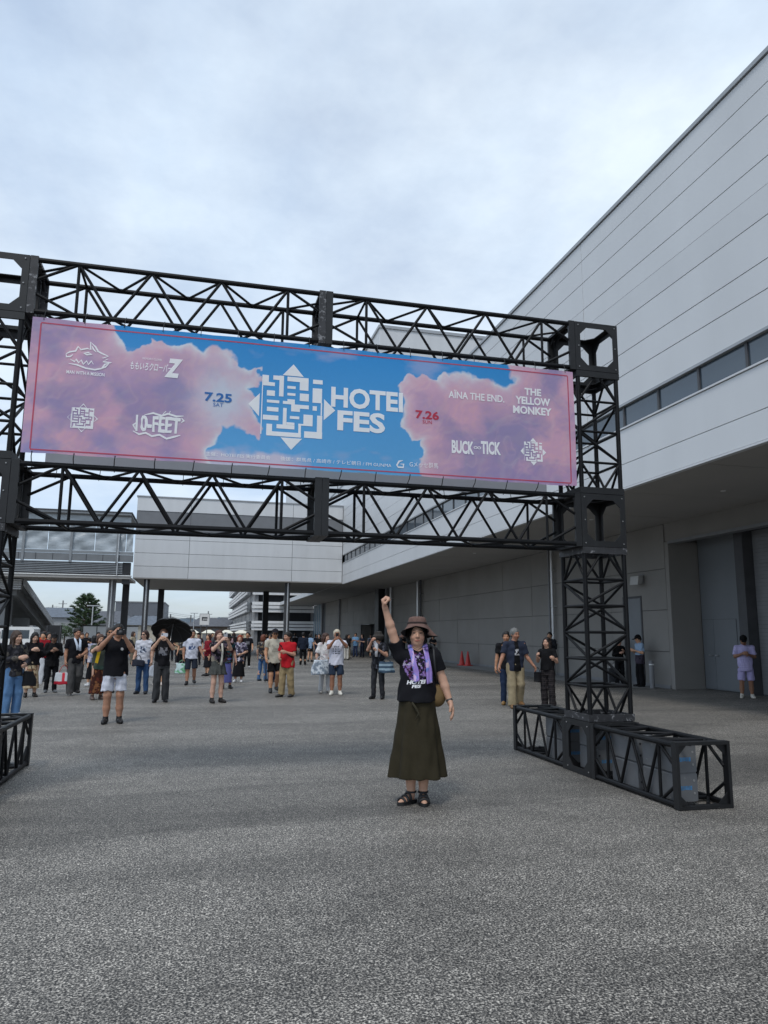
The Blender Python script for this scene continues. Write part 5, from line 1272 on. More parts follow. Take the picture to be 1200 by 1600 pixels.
def item(name, label, cat, F, material, colf, group=None):
    v, f = F.mesh(); o = mesh(name, v, f, material, None, True, cols=colf(v)); return tag(o, label, cat, group)
def tote(label, c, size, colr, handle=.16, pat=None, cat='bag', rz=0.0, hcol=None, sag=.35, name='tote_bag'):
    """soft bag hanging from its handles; c is the grip point"""
    c = np.array(c, float); t = empty(name, tuple(c - [0, 0, handle + size[2]]), rz); tag(t, label, cat, 'bags carried in the square')
    a, d, hgt = size; F = Field((-a * .75, -d, -.02), (a * .75, d, hgt + .03), max(.009, min(.016, a / 22)))
    F.drum(0.0, hgt, (a * .5 * (1 + sag * .3), d * .5 * (1 + sag * .6)), (a * .5, d * .22), 0, 0, .02, folds=4, famp=.05, ph=a * 40); F.ripple(.006, 22, int(a * 100))
    v, f = F.mesh()
    cc = np.tile(col_of(colr), (len(v), 1)) if pat is None else pat(v)
    mesh('pouch', v, f, BAGM, t, True, local=True, cols=cc)
    for s in (-1, 1):
        MB().tube([(s * a * .30, -d * .05, hgt - .01), (s * a * .16, 0, hgt + handle * .7), (0, 0, hgt + handle), ], .007, 6).build('handle', mat('bag_handle_' + (hcol or colr).strip('#'), tuple(col_of(hcol or colr)), .7, .1), t, local=True)
    return t
def phone(p, dirs, label, colr='#151518', size=(.075, .155), cat='phone', name='phone'):
    """handset held up at p, its face turned back towards its holder"""
    M_ = p['M']; o = tag(empty(name, tuple(p['W'](dirs)), p['face']), label, cat, 'phones held up to take pictures')
    b = MB(); a, l = size; r_ = .012
    prof = [(-a / 2 + r_, -l / 2), (a / 2 - r_, -l / 2), (a / 2, -l / 2 + r_), (a / 2, l / 2 - r_), (a / 2 - r_, l / 2), (-a / 2 + r_, l / 2), (-a / 2, l / 2 - r_), (-a / 2, -l / 2 + r_)]
    b.poly([(q, -.005, z) for q, z in prof], (0, .009, 0)); b.build('case', mat('phone_case_' + colr.strip('#'), tuple(col_of(colr)), .4, .05), o, local=True)
    b = MB(); b.box((-a / 2 + .006, -.0068, l / 2 - .035), (-a / 2 + .032, -.0052, l / 2 - .008)); b.build('lens_block', M_black, o, local=True)
    return o
from mathutils.bvhtree import BVHTree
# ------------------------------------------------------------------ the woman with the raised fist
def main_pattern(v):
    return v
HM = 1.62
W_ = person('woman in black tee, olive long skirt and brown bucket hat raising her fist', 1.985, 6.66, HM, turn=2, arms=(((-.146, -.026, .940), (-.186, -.050, 1.074)), ((.146, .012, .672), (.186, -.012, .548))),
            top=('tee', '#141419'), hem=.553, bottom=('skirt', '#312c1f', .142, .160, 6, .085, .095), hair=('bob', '#080707'), shoes=None, skin='#c39a83', look=(0, -3), curl=(.72, .22), res=.0066, legx=.028, hemr=(.116, .096), footturn=(.75, -.05), group='woman posing under the banner')
wroot = W_['root']
kids = {c.name.split('.')[0]: c for c in wroot.children}
shirt = kids['shirt']
sv = np.array([list(q.co) for q in shirt.data.vertices]); 
bvh = BVHTree.FromPolygons([tuple(q) for q in sv], [tuple(q.vertices) for q in shirt.data.polygons])
def front(x, z, lift):
    h_ = bvh.ray_cast(Vector((x, -1.0, z)), Vector((0, 1, 0)))
    return (h_[0].y if h_[0] is not None else -.06) - lift
# printed graphic: purple blossom tree
cc = np.tile(col_of('#141419'), (len(sv), 1)); Pm = sv
reg = (sv[:, 1] < 0) & (np.hypot((sv[:, 0] + .015) / .115, (sv[:, 2] - 1.21) / .125) < 1 + .25 * (fbm(sv * 30, 3, 4) - .5))
a = fbm(sv * 55, 3, 71); b = fbm(sv * 40 + 3, 3, 83)
cc[reg & (a > .50)] = col_of('#4e3a6c'); cc[reg & (a > .57)] = col_of('#8a70a8'); cc[reg & (b > .66)] = col_of('#aaa0b8'); cc[reg & (b < .33)] = col_of('#5a2848')
ca = shirt.data.color_attributes['Col']; c4 = np.ones((len(sv), 4), np.float32); c4[:, :3] = cc; ca.data.foreach_set('color', c4.ravel())
M_cloth_w = mat('white_print', (.75, .75, .78), .7, .05)
def shirt_text(s, cx, cz, w, h, bold):
    v, f = text_geo(s, bold, 0.18); v = (v - .5) * [w, h] + [cx, cz]; v[:, 1] += (v[:, 0] - cx) * .07
    return mesh('lettering', [(x, front(x, z, .0025), z) for x, z in v], f, M_cloth_w, shirt, local=True)
shirt_text('HOTEI', -.012, 1.072, .175, .036, .05); shirt_text('FES', -.012, 1.034, .085, .028, .05)
# towel round the neck
tl = bpy.data.objects.new('towel', None)
def towel_strip(path, wd, name):
    n = 40; m_ = 8; path = [np.array(p) for p in path]; seg = np.linspace(0, len(path) - 1.001, n); v = []; cl = []
    for i, s in enumerate(seg):
        k = int(s); p = path[k] + (path[k + 1] - path[k]) * (s - k); u = i / (n - 1)
        for j in range(m_):
            t = j / (m_ - 1) - .5; x = p[0] + t * wd * (1 + .15 * math.sin(u * 9)); z = p[2] + .012 * t
            y = p[1] if p[1] is not None else 0
            yf = front(x, z, .007 + .004 * math.cos(t * 9 + u * 3)) if p[3] > .5 else p[1]
            v.append((x, yf, z)); q = fbm(np.array([[x * 24, z * 9, 3.0]]), 3, 15)[0]
            base = np.array(srgb('#9a82c4')) if q < .48 else (np.array(srgb('#7484cc')) if q < .56 else np.array(srgb('#cbb0d6')))
            cl.append(base)
    f = [(i * m_ + j, i * m_ + j + 1, (i + 1) * m_ + j + 1, (i + 1) * m_ + j) for i in range(n - 1) for j in range(m_ - 1)]
    o = mesh(name, v, f, CLOTH, wroot, True, local=True, cols=np.array(cl))
    so_ = o.modifiers.new('thickness', 'SOLIDIFY'); so_.thickness = .006
    return o
bpy.data.objects.remove(tl)
towel_strip([(-.060, .02, 1.405, 0), (-.066, -.035, 1.395, 0), (-.058, 0, 1.355, 1), (-.030, 0, 1.24, 1), (-.012, 0, 1.16, 1), (-.008, 0, 1.075, 1)], .042, 'towel')
towel_strip([(.062, .02, 1.405, 0), (.070, -.035, 1.395, 0), (.078, 0, 1.355, 1), (.098, 0, 1.25, 1), (.106, 0, 1.16, 1), (.108, 0, 1.06, 1)], .046, 'towel')
ne = MB(); ne.tube([(.064, .015, 1.405), (.045, .055, 1.405), (0, .072, 1.402), (-.045, .055, 1.405), (-.062, .015, 1.405)], .018, 8); ne.build('towel', mat('lilac_towel', srgb('#8a70c4'), .9, .2, 20), wroot, True, local=True)
# bucket hat: brown shell, black lining, dark band and chin cord
def lathe(prof, n, tilt, cz, name, m_, wave=0.0, flip=False, parent=None, sc=1.0):
    Rt = rotm(0, tilt); v = []; f = []
    for i, (r0, z0) in enumerate(prof):
        for k in range(n):
            t = 2 * math.pi * k / n; ww = wave * (i / (len(prof) - 1)) ** 4; rr = r0 * (1 + ww * .35 * math.sin(5 * t + 1)); z_ = z0 - cz + ww * .010 * math.sin(3 * t + .6) + (max(0, .984 - z0) * (.66 * max(0, -math.sin(t)) ** 1.3 - .25 * max(0, math.sin(t))) if wave else 0)
            p = Rt @ np.array([rr * math.cos(t), rr * 1.12 * math.sin(t), z_]) + [0, .004, cz]; v.append(tuple(p * sc))
    for i in range(len(prof) - 1):
        for k in range(n):
            q = (i * n + k, (i + 1) * n + k, (i + 1) * n + (k + 1) % n, i * n + (k + 1) % n); f.append(q[::-1] if flip else q)
    return mesh(name, v, f, m_, parent, True, local=True)
prof = [(.002, 1.028), (.030, 1.027), (.044, 1.023), (.0505, 1.013), (.053, 1.000), (.055, .990), (.057, .984), (.0605, .978), (.067, .965), (.0765, .949), (.0855, .932), (.0920, .918), (.0932, .913)]
M_hat = mat('brown_cotton_hat', srgb('#6c534b'), .9, .12, 30, bump=.3, bscale=160)
hat_o = lathe(prof, 40, R_(-3), .962, 'hat', M_hat, 1.0, False, wroot, HM)
lathe([(r_ * .985 - .001, z_ - .003) for r_, z_ in prof], 40, R_(-3), .962, 'hat_lining', mat('black_lining', (.012, .012, .013), .9, .1), 1.0, True, wroot, HM)
lathe([(.0585, .983), (.0585, .987), (.0572, .994), (.0558, .995)], 40, R_(-3), .962, 'hat_band', mat('dark_brown_band', srgb('#2a1d1b'), .9, .1), 0, False, wroot, HM)
MB().tube([(-.085, -.01, 1.50), (-.075, -.04, 1.43), (-.03, -.085, 1.375), (0, -.09, 1.355), (.03, -.085, 1.375), (.075, -.04, 1.43), (.085, -.01, 1.50)], .0025, 5).build('chin_cord', M_black, wroot, True, local=True)
# sandals
for i in (0, 1):
    an = np.array(W_['ank'][i]) * HM; ft = (.75, -.05)[i]; fd = np.array([-math.sin(ft), -math.cos(ft), 0]); sdv = np.array([fd[1], -fd[0], 0])
    b1 = MB(); out_ = []
    for k in range(18):
        t = 2 * math.pi * k / 18; L_ = .128; wv = .044 + .008 * math.cos(t); p = an * [1, 1, 0] + fd * (.050 + L_ * math.cos(t)) + sdv * wv * math.sin(t); out_.append((p[0], p[1], 0.0))
    b1.poly(out_[::-1] if np.cross(fd, sdv)[2] > 0 else out_, (0, 0, .030)); sn = b1.build('sandal', mat('black_rubber', (.015, .015, .016), .6, .2), wroot, False, local=True)
    for (u0, hgt, wv) in [(.125, .060, .046), (.085, .078, .046), (.045, .098, .042)]:
        pts = [tuple(an * [1, 1, 0] + fd * u0 + sdv * wv * math.cos(t) + np.array([0, 0, .02 + (hgt - .02) * math.sin(t)])) for t in np.linspace(0, math.pi, 9)]
        MB().tube(pts, .011, 6).build('strap', M_black, sn, True, local=True)
    pts = [tuple(an * [1, 1, 0] + np.array([.042 * math.cos(t), .046 * math.sin(t) + .004, .098])) for t in np.linspace(0, 2 * math.pi, 14)]
    MB().tube(pts, .009, 6).build('strap', M_black, sn, True, local=True)
# watch
wv_, ev_ = np.array(W_['wr'][1]) * HM, np.array(W_['el'][1]) * HM; d_ = (wv_ - ev_) / np.linalg.norm(wv_ - ev_); b1 = MB(); c_ = wv_ - d_ * .02
b1.tube([tuple(c_ - d_ * .010), tuple(c_ + d_ * .010)], .0315, 16); b1.build('watch', mat('watch_strap', (.05, .05, .05), .5, .1), wroot, True, local=True)
# belt knot of the skirt
MB().tube([(-.05, -.150, .895), (-.02, -.164, .85), (.01, -.170, .80), (-.02, -.176, .75)], [.008, .011, .009, .005], 6).build('waist_tie', mat('olive_cotton', srgb('#2f2b1b'), .9, .1, 30), wroot, True, local=True)
# her shoulder bag and backpack
F = Field((-.16, -.11, -.16), (.16, .11, .16), .008); F.ell((0, 0, -.02), (.085, .055, .105), .02); F.ell((.005, -.02, -.05), (.07, .05, .07), .02); F.ripple(.006, 30, 4); v, f = F.mesh()
bo = tag(empty('shoulder_bag', tuple(W_['M'] @ Vector((.185, .03, .965))), W_['face']), 'tan fabric shoulder bag hanging at the hip of the woman in olive skirt', 'bag')
mesh('pouch', v, f, BAGM, bo, True, local=True, cols=np.tile(col_of('#6b5636'), (len(v), 1)) * (.8 + .4 * fbm(v * 20, 2, 3))[:, None])
MB().tube([(-.05, -.055, .06), (-.11, -.03, .16), (-.14, .02, .30), (-.10, .10, .42)], .008, 6).build('strap', mat('brown_strap', srgb('#3d2f20'), .8, .1), bo, True, local=True)
F = Field((-.22, -.14, -.25), (.22, .14, .28), .011); F.drum(-.2, .18, (.15, .085), (.135, .07), 0, 0, .03); F.ell((0, 0, .16), (.135, .07, .07), .03); F.ell((0, .05, -.08), (.10, .05, .09), .02); F.ripple(.005, 28, 5); v, f = F.mesh()
bp_ = tag(empty('backpack', tuple(W_['M'] @ Vector((.075, .195, 1.19))), W_['face']), 'black backpack worn by the woman with the raised fist', 'backpack')
mesh('pack', v, f, BAGM, bp_, True, local=True, cols=np.tile(col_of('#17181b'), (len(v), 1)))
MB().tube([(.06, -.07, .17), (.068, -.16, .215), (.075, -.25, .16), (.085, -.272, .02), (.10, -.20, -.12)], .013, 6).build('strap', M_black, bp_, True, local=True)

# ------------------------------------------------------------------ the crowd
K = '#16161a'
def P(label, x, y, H, **k): return person(label, x, y, H, **k)
p = P('man in black tee and white shorts photographing the banner with a camera', -1.33, 13.3, 1.63, arms=(((-.175, -.09, .745), (-.045, -.165, .90)), ((.15, -.11, .735), (.06, -.18, .88))), w=1.22, female=False, toppat=('badge', ['#c8c8c8']), hem=.475, bottom=('shorts', '#c9ccd8', .82), hair=('short', '#161311'), shoes='#141416', skin='#ab8069', legx=.06, curl=(.5, .5), look=(12, -8))
t = tag(empty('camera_body', tuple(p['W']((.025, -.215, .915))), p['face']), 'black camera held to the face of the man in white shorts', 'camera')
MB().box((-.065, -.03, -.045), (.065, .03, .045)).box((-.03, -.028, .045), (.03, .028, .068)).build('body', M_black, t, local=True); MB().tube([(0, -.03, 0), (0, -.10, 0)], [.036, .034], 14).build('lens', M_darkgrey, t, True, local=True); MB().box((.04, -.02, .045), (.055, 0, .053)).build('dial', M_steel, t, local=True)
p = P('woman in black graphic tee and dark grey trousers filming beneath a black umbrella', -.75, 17.08, 1.56, arms=('photo', 'photo'), toppat=('print', ['#8a8a90', '#4a4a50']), top=('tee', K), hem=.50, bottom=('wide', '#3a3b3d'), hair=('long', '#3a2417'), shoes='#17171a', skin='#c8a088', curl=(.5, .5), look=(0, -6))
phone(p, (.012, -.21, .925), 'white phone held up by the woman with the umbrella', '#c9cdd6', (.14, .075))
# umbrella resting on her shoulder
um = tag(empty('umbrella', tuple(p['W']((.08, -.02, .80))), p['face']), 'open black umbrella leaning behind the filming woman', 'umbrella')
ax_d = Vector((.10, .46, .62)).normalized(); tipc = Vector((.0, .05, 0)) + ax_d * .52; a1 = ax_d.orthogonal().normalized(); a2 = ax_d.cross(a1)
MB().tube([tuple(Vector((0.0, -.02, -.12))), tuple(tipc + ax_d * .06)], .007, 6).build('shaft', M_steel, um, local=True); MB().tube([(0, -.02, -.12), (0, -.04, -.24)], .014, 8).build('handle', M_black, um, True, local=True)
nseg = 8; vv = []; ff = []; rows_ = 7
for i in range(rows_ + 1):
    u = i / rows_
    for k in range(nseg * 4):
        t_ = 2 * math.pi * k / (nseg * 4); sc_ = 1 - .07 * u * (1 - abs(math.cos(nseg * t_ / 2))); rr = .46 * math.sin(u * 1.25) / math.sin(1.25) * sc_
        vv.append(tuple(tipc + (a1 * math.cos(t_) + a2 * math.sin(t_)) * rr - ax_d * (.20 * (1 - math.cos(u * 1.25)) / (1 - math.cos(1.25))) + ax_d * .03))
m_ = nseg * 4
for i in range(rows_):
    for k in range(m_): ff.append((i * m_ + k, i * m_ + (k + 1) % m_, (i + 1) * m_ + (k + 1) % m_, (i + 1) * m_ + k))
mesh('canopy', vv, ff, mat('black_umbrella_cloth', (.008, .008, .009), .7, .1), um, True, local=True)
for k in range(nseg):
    t_ = 2 * math.pi * k / nseg; MB().tube([tuple(tipc + ax_d * .01), tuple(tipc + (a1 * math.cos(t_) + a2 * math.sin(t_)) * .24 - ax_d * .045), tuple(tipc + (a1 * math.cos(t_) + a2 * math.sin(t_)) * .45 - ax_d * .175)], .003, 4).build('rib', M_darkgrey, um, local=True)
p = P('walking man in white tee and denim shorts carrying a green bag', -.17, 22.5, 1.57, arms=('bag', 'out'), stride=.075, w=1.1, female=False, top=('tee', '#c6c9d6'), toppat=('print', ['#3c4f74']), bottom=('shorts', '#262c38', 1.0), hair=('short', '#2a211c'), shoes='#17181a', skin='#a97d66', glasses=False)
tote('green and white patterned shopping bag carried by the man in white tee', p['W']((-.165, -.02, .45)), (.34, .16, .28), '#7fae8c', .10, pat=lambda v: np.where((fbm(v * 16, 2, 3) > .5)[:, None], col_of('#6fae86'), col_of('#b9cfd0')), rz=.2, hcol='#7fae8c')
p = P('woman in black top and short grey skirt filming with a phone', .44, 16.74, 1.55, turn=25, arms=('photo', 'photo'), toppat=('floral', ['#4b4250', '#8d8578', '#6d5a66']), hem=.50, bottom=('skirt', '#4a4c4a', .385, .135, 10, .09), hair=('bob', '#4a2a22'), shoes='#1b1614', skin='#cda591', curl=(.5, .5), look=(0, -6))
phone(p, (.0, -.215, .925), 'pale phone raised by the woman in the short grey skirt', '#b9bcc2')
MB().tube([(.02, -.125, 1.27), (.03, -.145, 1.10), (.02, -.14, .90), (.01, -.135, .80)], [.02, .022, .024, .026], 6).build('scarf', mat('cream_scarf', (.6, .57, .5), .9, .1, 20), p['root'], True, local=True)
P('woman in black brimmed hat and long blue-violet skirt', .80, 20.86, 1.46, turn=10, arms=('chest', 'down'), top=('tee', '#1a191e'), toppat=('floral', ['#5c2f2d', '#27525a', '#3b3b45']), bottom=('skirt', '#5a5c92', .11, .105, 5, .03), hair=('bob', '#15100e'), hat=('wide', '#1c1d22'), shoes='#151517', skin='#b98d78', look=(-10, 5))
P('red-haired woman in floral blouse and long black skirt', 1.25, 23.49, 1.43, turn=-8, arms=('down', 'waist'), w=1.18, top=('loose', '#3c3a4a'), toppat=('floral', ['#a9a3b4', '#d0ccd6', '#6d5870']), hem=.44, bottom=('skirt', '#141418', .12, .12, 6, .04), hair=('bob', '#8a3a1c'), shoes='#d0d0d2', skin='#c39a83')
P('man in black printed tee and black trousers behind the red-haired woman', 2.03, 32.16, 1.53, arms=('back', 'fwd'), stride=.05, w=1.1, female=False, toppat=('print', ['#77777c']), bottom=('pants', '#141417'), hair=('short', '#1a1512'), shoes='#b9b9bb', skin='#b98a6c')
P('woman in dark patterned shirt and blue jeans seen from the side', 2.02, 24.0, 1.45, turn=140, arms=('bag', 'down'), stride=.05, top=('tee', '#2c2a2e'), toppat=('floral', ['#7d6a52', '#a8a49a', '#3f2326']), bottom=('pants', '#3d5c86'), botpat=('wash', ['#5b7ea8']), hair=('bob', '#6a3a26'), shoes='#4a5058', skin='#c19a83')
p = P('man in black patterned shirt and dark jeans walking with a stick', 2.26, 23.4, 1.49, turn=25, arms=('down', 'down'), stride=.04, female=False, top=('tee', '#1d1c1f'), toppat=('floral', ['#6b2f2c', '#9a8f70', '#3f4a38']), bottom=('pants', '#222c42'), hair=('short', '#2d2522'), shoes='#202226', skin='#b98a6c', hat=('cap', '#16161a'))
t = tag(empty('walking_stick', tuple(p['W']((-.17, -.06, 0)))), 'thin dark walking stick of the man in patterned shirt', 'stick')
q = p['W']((-.165, -.05, .47)); g0 = t.location; MB().tube([tuple(Vector((0, 0, 0))), tuple(q - g0)], .011, 6).build('shaft', M_black, t, local=True); MB().tube([tuple(q - g0), tuple(q - g0 + Vector((-.05, -.07, .03)))], .013, 6).build('handle', M_darkgrey, t, local=True)
P('man in beige tee, black shorts and dark cap striding beside the red shirt', 1.93, 19.4, 1.60, turn=12, arms=('fwd', 'back'), stride=.085, w=1.12, female=False, top=('tee', '#b5afa0'), toppat=('print', ['#9a9488']), hem=.46, bottom=('shorts', '#131315', .8), hair=('short', '#1b1613'), hat=('cap', '#232126'), shoes='#26272a', skin='#b98969', glasses=True)
P('man in red polo shirt and khaki trousers turning to his friend', 2.10, 18.0, 1.53, turn=-35, arms=('waist', 'phone'), stride=.055, w=1.15, female=False, top=('tee', '#b01c26'), toppat=('strap', ['#1a1a1e']), hem=.45, bottom=('wide', '#8d7a5c'), botpat=('wash', ['#a5946f']), hair=('short', '#17120f'), shoes='#3b3a3a', skin='#b88a75', look=(-25, 0))
P('man in navy jacket and black trousers walking away', 4.94, 35.9, 1.55, turn=175, arms=('down', 'down'), stride=.045, female=False, w=1.1, top=('long', '#1c2331'), bottom=('pants', '#111114'), hair=('short', '#14110f'), shoes='#0f0f11')
P('woman in pale blue shirt and black shorts near the garage', 5.87, 39.9, 1.49, turn=150, arms=('down', 'waist'), top=('tee', '#8ba3bd'), bottom=('shorts', '#141417', .6), hair=('bob', '#1a1512'), shoes='#1a1a1c')
p = P('woman in white tunic and white trousers with a silver bag', 3.19, 19.0, 1.51, turn=20, arms=('bag', 'waist'), top=('loose', '#c9c6c4'), toppat=('floral', ['#e3e0de', '#b9a8aa', '#dcdcdc']), hem=.43, bottom=('pants', '#c6c8cb'), hair=('long', '#40281d'), shoes='#8c8a86', skin='#c8a18c', look=(30, 0))
tote('crinkled silver shopping bag held by the woman in white', p['W']((-.115, -.11, .62)), (.50, .20, .36), '#b8c2cc', .10, pat=lambda v: np.where((fbm(v * 18, 3, 8) > .5)[:, None], col_of('#d5dde4'), col_of('#8d9aa8')), rz=.45, hcol='#9aa4b0')
p = P('man in white lettered tee, denim shorts and white sneakers taking a photo', 3.37, 18.37, 1.60, arms=(((-.125, -.10, .72), (-.035, -.175, .845)), ((.15, -.10, .745), (.045, -.18, .865))), w=1.15, female=False, top=('tee', '#cfd0dc'), toppat=('lines', ['#3f4452']), hem=.455, bottom=('shorts', '#26303f', .88), botpat=('wash', ['#3b4a60']), hair=('short', '#b8ae9a'), shoes='#d9d6cc', skin='#9c7059', legx=.058, curl=(.5, .5))
phone(p, (.005, -.21, .90), 'black phone held to the face of the man in white sneakers', '#121214')
p = P('person in grey bucket hat, black vest and charcoal trousers holding a white towel', 4.15, 17.15, 1.55, turn=-18, arms=('photo', 'chest'), top=('tee', '#1a1b20'), toppat=('floral', ['#2f3138', '#5a5c66', '#23242a']), hem=.45, bottom=('pants', '#2e2f33'), hair=('short', '#1a1614'), hat=('bucket', '#3b3836'), shoes='#151517', skin='#bd917a', legx=.065, curl=(.5, .5), look=(-6, 0))
MB().tube([(-.03, -.235, 1.33), (.02, -.235, 1.25), (.03, -.225, 1.12), (.02, -.21, .98)], [.035, .045, .04, .03], 8).build('towel', mat('white_towel', (.66, .65, .68), .9, .08, 20), p['root'], True, local=True)
tote('blue and grey striped tote bag at the side of the bucket-hat person', p['W']((.155, -.06, .60)), (.36, .14, .25), '#4f6a7e', .07, pat=lambda v: np.where((np.sin(v[:, 2] * 60) > 0)[:, None], col_of('#35495c'), col_of('#8aa0ae')), rz=.1, hcol='#2b3a48')
# left side
p = P('woman in dark top and blue jeans behind the left tower', -3.16, 14.5, 1.50, turn=35, arms=('phone', 'waist'), w=1.05, top=('long', '#26262b'), toppat=('floral', ['#3a3a40', '#5a5650', '#2c2c30']), hem=.47, bottom=('wide', '#4a6d97'), botpat=('wash', ['#6f93ba']), hair=('long', '#3a2a20'), shoes='#b8b8ba', skin='#c9a28d')
tote('black shoulder bag of the woman in jeans behind the left tower', p['W']((.15, -.05, .62)), (.26, .14, .26), '#17171a', .14, rz=.3)
P('person in blue jeans and navy top at the left edge of the square', -3.62, 14.9, 1.52, turn=-20, arms=('down', 'phone'), top=('long', '#222a3a'), bottom=('pants', '#46658c'), botpat=('wash', ['#6788ad']), hair=('bob', '#241a15'), shoes='#2a2a2d')
P('woman in black sweater and cream floral skirt looking at her hands', -3.72, 18.83, 1.47, turn=10, arms=('chest', 'chest'), top=('long', '#171519'), hem=.49, bottom=('skirt', '#b3a184', .13, .12, 7, .05), botpat=('floral', ['#7a5a44', '#8f7a5c', '#5c4a3c']), hair=('long', '#120e0d'), shoes='#1a1512', look=(0, 14), skin='#cba48e')
p = P('person in black hooded jacket, cap and black trousers', -3.52, 20.12, 1.44, turn=5, arms=('phone', 'chest'), w=1.08, top=('long', '#121214'), hem=.44, bottom=('pants', '#15161a'), hair=('bob', '#0f0d0c'), hat=('cap', '#17171a'), shoes='#55585c', look=(0, 8), skin='#8a6a58')
tote('white rolled poster bag of the person in black hood', p['W']((-.16, 0, .60)), (.10, .06, .62), '#c9ccd2', .04, rz=0, name='poster_bag')
p = P('man in black tee and grey trousers with a white towel walking forward', -2.86, 19.25, 1.58, turn=15, arms=('bag', 'waist'), stride=.06, w=1.2, female=False, toppat=None, hem=.47, bottom=('wide', '#4b4a4a'), hair=('short', '#120f0d'), shoes='#3a3634', skin='#ad7f66', look=(15, 0), sole='#9a9a9a')
MB().tube([(-.055, -.02, 1.335), (-.05, -.10, 1.28), (-.01, -.135, 1.16), (.0, -.14, 1.06)], [.02, .026, .03, .03], 8).tube([(.055, -.02, 1.335), (.06, -.10, 1.28), (.055, -.13, 1.16), (.06, -.135, 1.04)], [.02, .026, .03, .03], 8).build('towel', mat('pale_blue_towel', (.55, .62, .72), .9, .1, 20), p['root'], True, local=True)
tote('red and white tote bag hanging from the hand of the man in grey trousers', p['W']((-.155, -.02, .45)), (.36, .15, .27), '#b9b9bb', .18, pat=lambda v: np.where((v[:, 2] < .07)[:, None], col_of('#a5182c'), np.where((np.abs(v[:, 0]) < .03)[:, None], col_of('#c4323f'), col_of('#bfc4c8'))), rz=.1, hcol='#b5252f')
P('woman in pale top and black skirt half hidden behind the red-bag man', -2.86, 22.3, 1.38, turn=-160, arms=('down', 'down'), stride=.03, top=('tee', '#b9b4bd'), toppat=('floral', ['#8a8fae', '#d3cfd6', '#a3a0b5']), bottom=('skirt', '#131317', .14, .115, 5, .04), hair=('bob', '#0e0c0c'), shoes='#c9c9ca')
P('man in sunglasses and black shirt behind the filming woman', -2.18, 19.9, 1.60, turn=15, arms=('down', 'down'), w=1.1, female=False, top=('tee', '#17171b'), bottom=('pants', '#1b1b1f'), hair=('short', '#3a3430'), shoes='#151517', skin='#b98a6d', glasses=True)
p = P('woman in yellow and green top and brown patterned long skirt filming', -2.16, 17.92, 1.44, turn=20, arms=('photo', 'photo'), top=('loose', '#4a5048'), toppat=('lower', ['#3d4f47', .52]), hem=.46, bottom=('skirt', '#3a1f1a', .09, .12, 7, .05), botpat=('floral', ['#5a2c20', '#7d5236', '#2a1614']), hair=('bob', '#4a3226'), shoes='#5a4a44', skin='#c49b83', curl=(.5, .5))
phone(p, (.0, -.215, .925), 'dark phone raised by the woman in the brown patterned skirt', '#33343a')
b1 = MB(); b1.poly([(-.09, -.155, 1.10), (-.02, -.16, 1.12), (-.08, -.165, .80), (-.14, -.155, .82)], (0, .012, 0)); b1.build('sash', mat('yellow_cotton', srgb('#c9a514'), .85, .08), p['root'], local=True)
p = P('woman in glasses, white printed tee and jeans behind the man in white shorts', -1.30, 19.4, 1.54, turn=-15, arms=('down', 'down'), top=('tee', '#c3c4cc'), toppat=('print', ['#34425c', '#a8b4c4']), hem=.47, bottom=('pants', '#2c4468'), botpat=('wash', ['#466690']), hair=('bob', '#33201a'), shoes='#1c1e24', skin='#c69f8a', glasses=True, look=(-20, 0), legx=.06)
tote('navy pouch on the hip of the woman in glasses', p['W']((-.05, -.12, .62)), (.26, .12, .16), '#171d2c', .12, rz=0, name='waist_pouch')
p = P('brown-haired woman with a clear plastic bag beside the umbrella', -1.05, 22.4, 1.42, turn=-10, arms=('bag', 'down'), top=('tee', '#4a3a40'), toppat=('floral', ['#8a5560', '#b9a0a4', '#5c4a50']), bottom=('skirt', '#3d2a28', .28, .10, 6, .04), hair=('long', '#5c3a26'), shoes='#c4b8b0')
tote('translucent white plastic bag of the brown-haired woman', p['W']((-.155, -.03, .45)), (.24, .13, .30), '#aeb4bd', .08, rz=0, name='plastic_bag')
P('person in dark floral shirt and black trousers behind the black umbrella', -.56, 29.7, 1.43, turn=-30, arms=('down', 'waist'), top=('tee', '#2e2e30'), toppat=('floral', ['#6d6a60', '#8f8c86', '#474038']), bottom=('pants', '#151518'), hair=('short', '#14100e'))
P('woman in crimson top standing behind the woman in grey skirt', .35, 27.0, 1.45, turn=-60, arms=('waist', 'waist'), top=('long', '#7a1c28'), bottom=('skirt', '#1a1a1e', .2, .12, 6, .04), hair=('bob', '#3a2018'))
P('man in dark red jacket among the crowd at the far left', -4.6, 24.5, 1.47, arms=('down', 'down'), female=False, top=('long', '#8a1a24'), bottom=('pants', '#1a1a1e'), hair=('short', '#15110f'))
P('woman with brown hair and black coat behind the hooded person', -3.65, 25.5, 1.46, turn=30, arms=('waist', 'down'), top=('long', '#1c181a'), bottom=('pants', '#26262a'), hair=('bob', '#3a211a'))
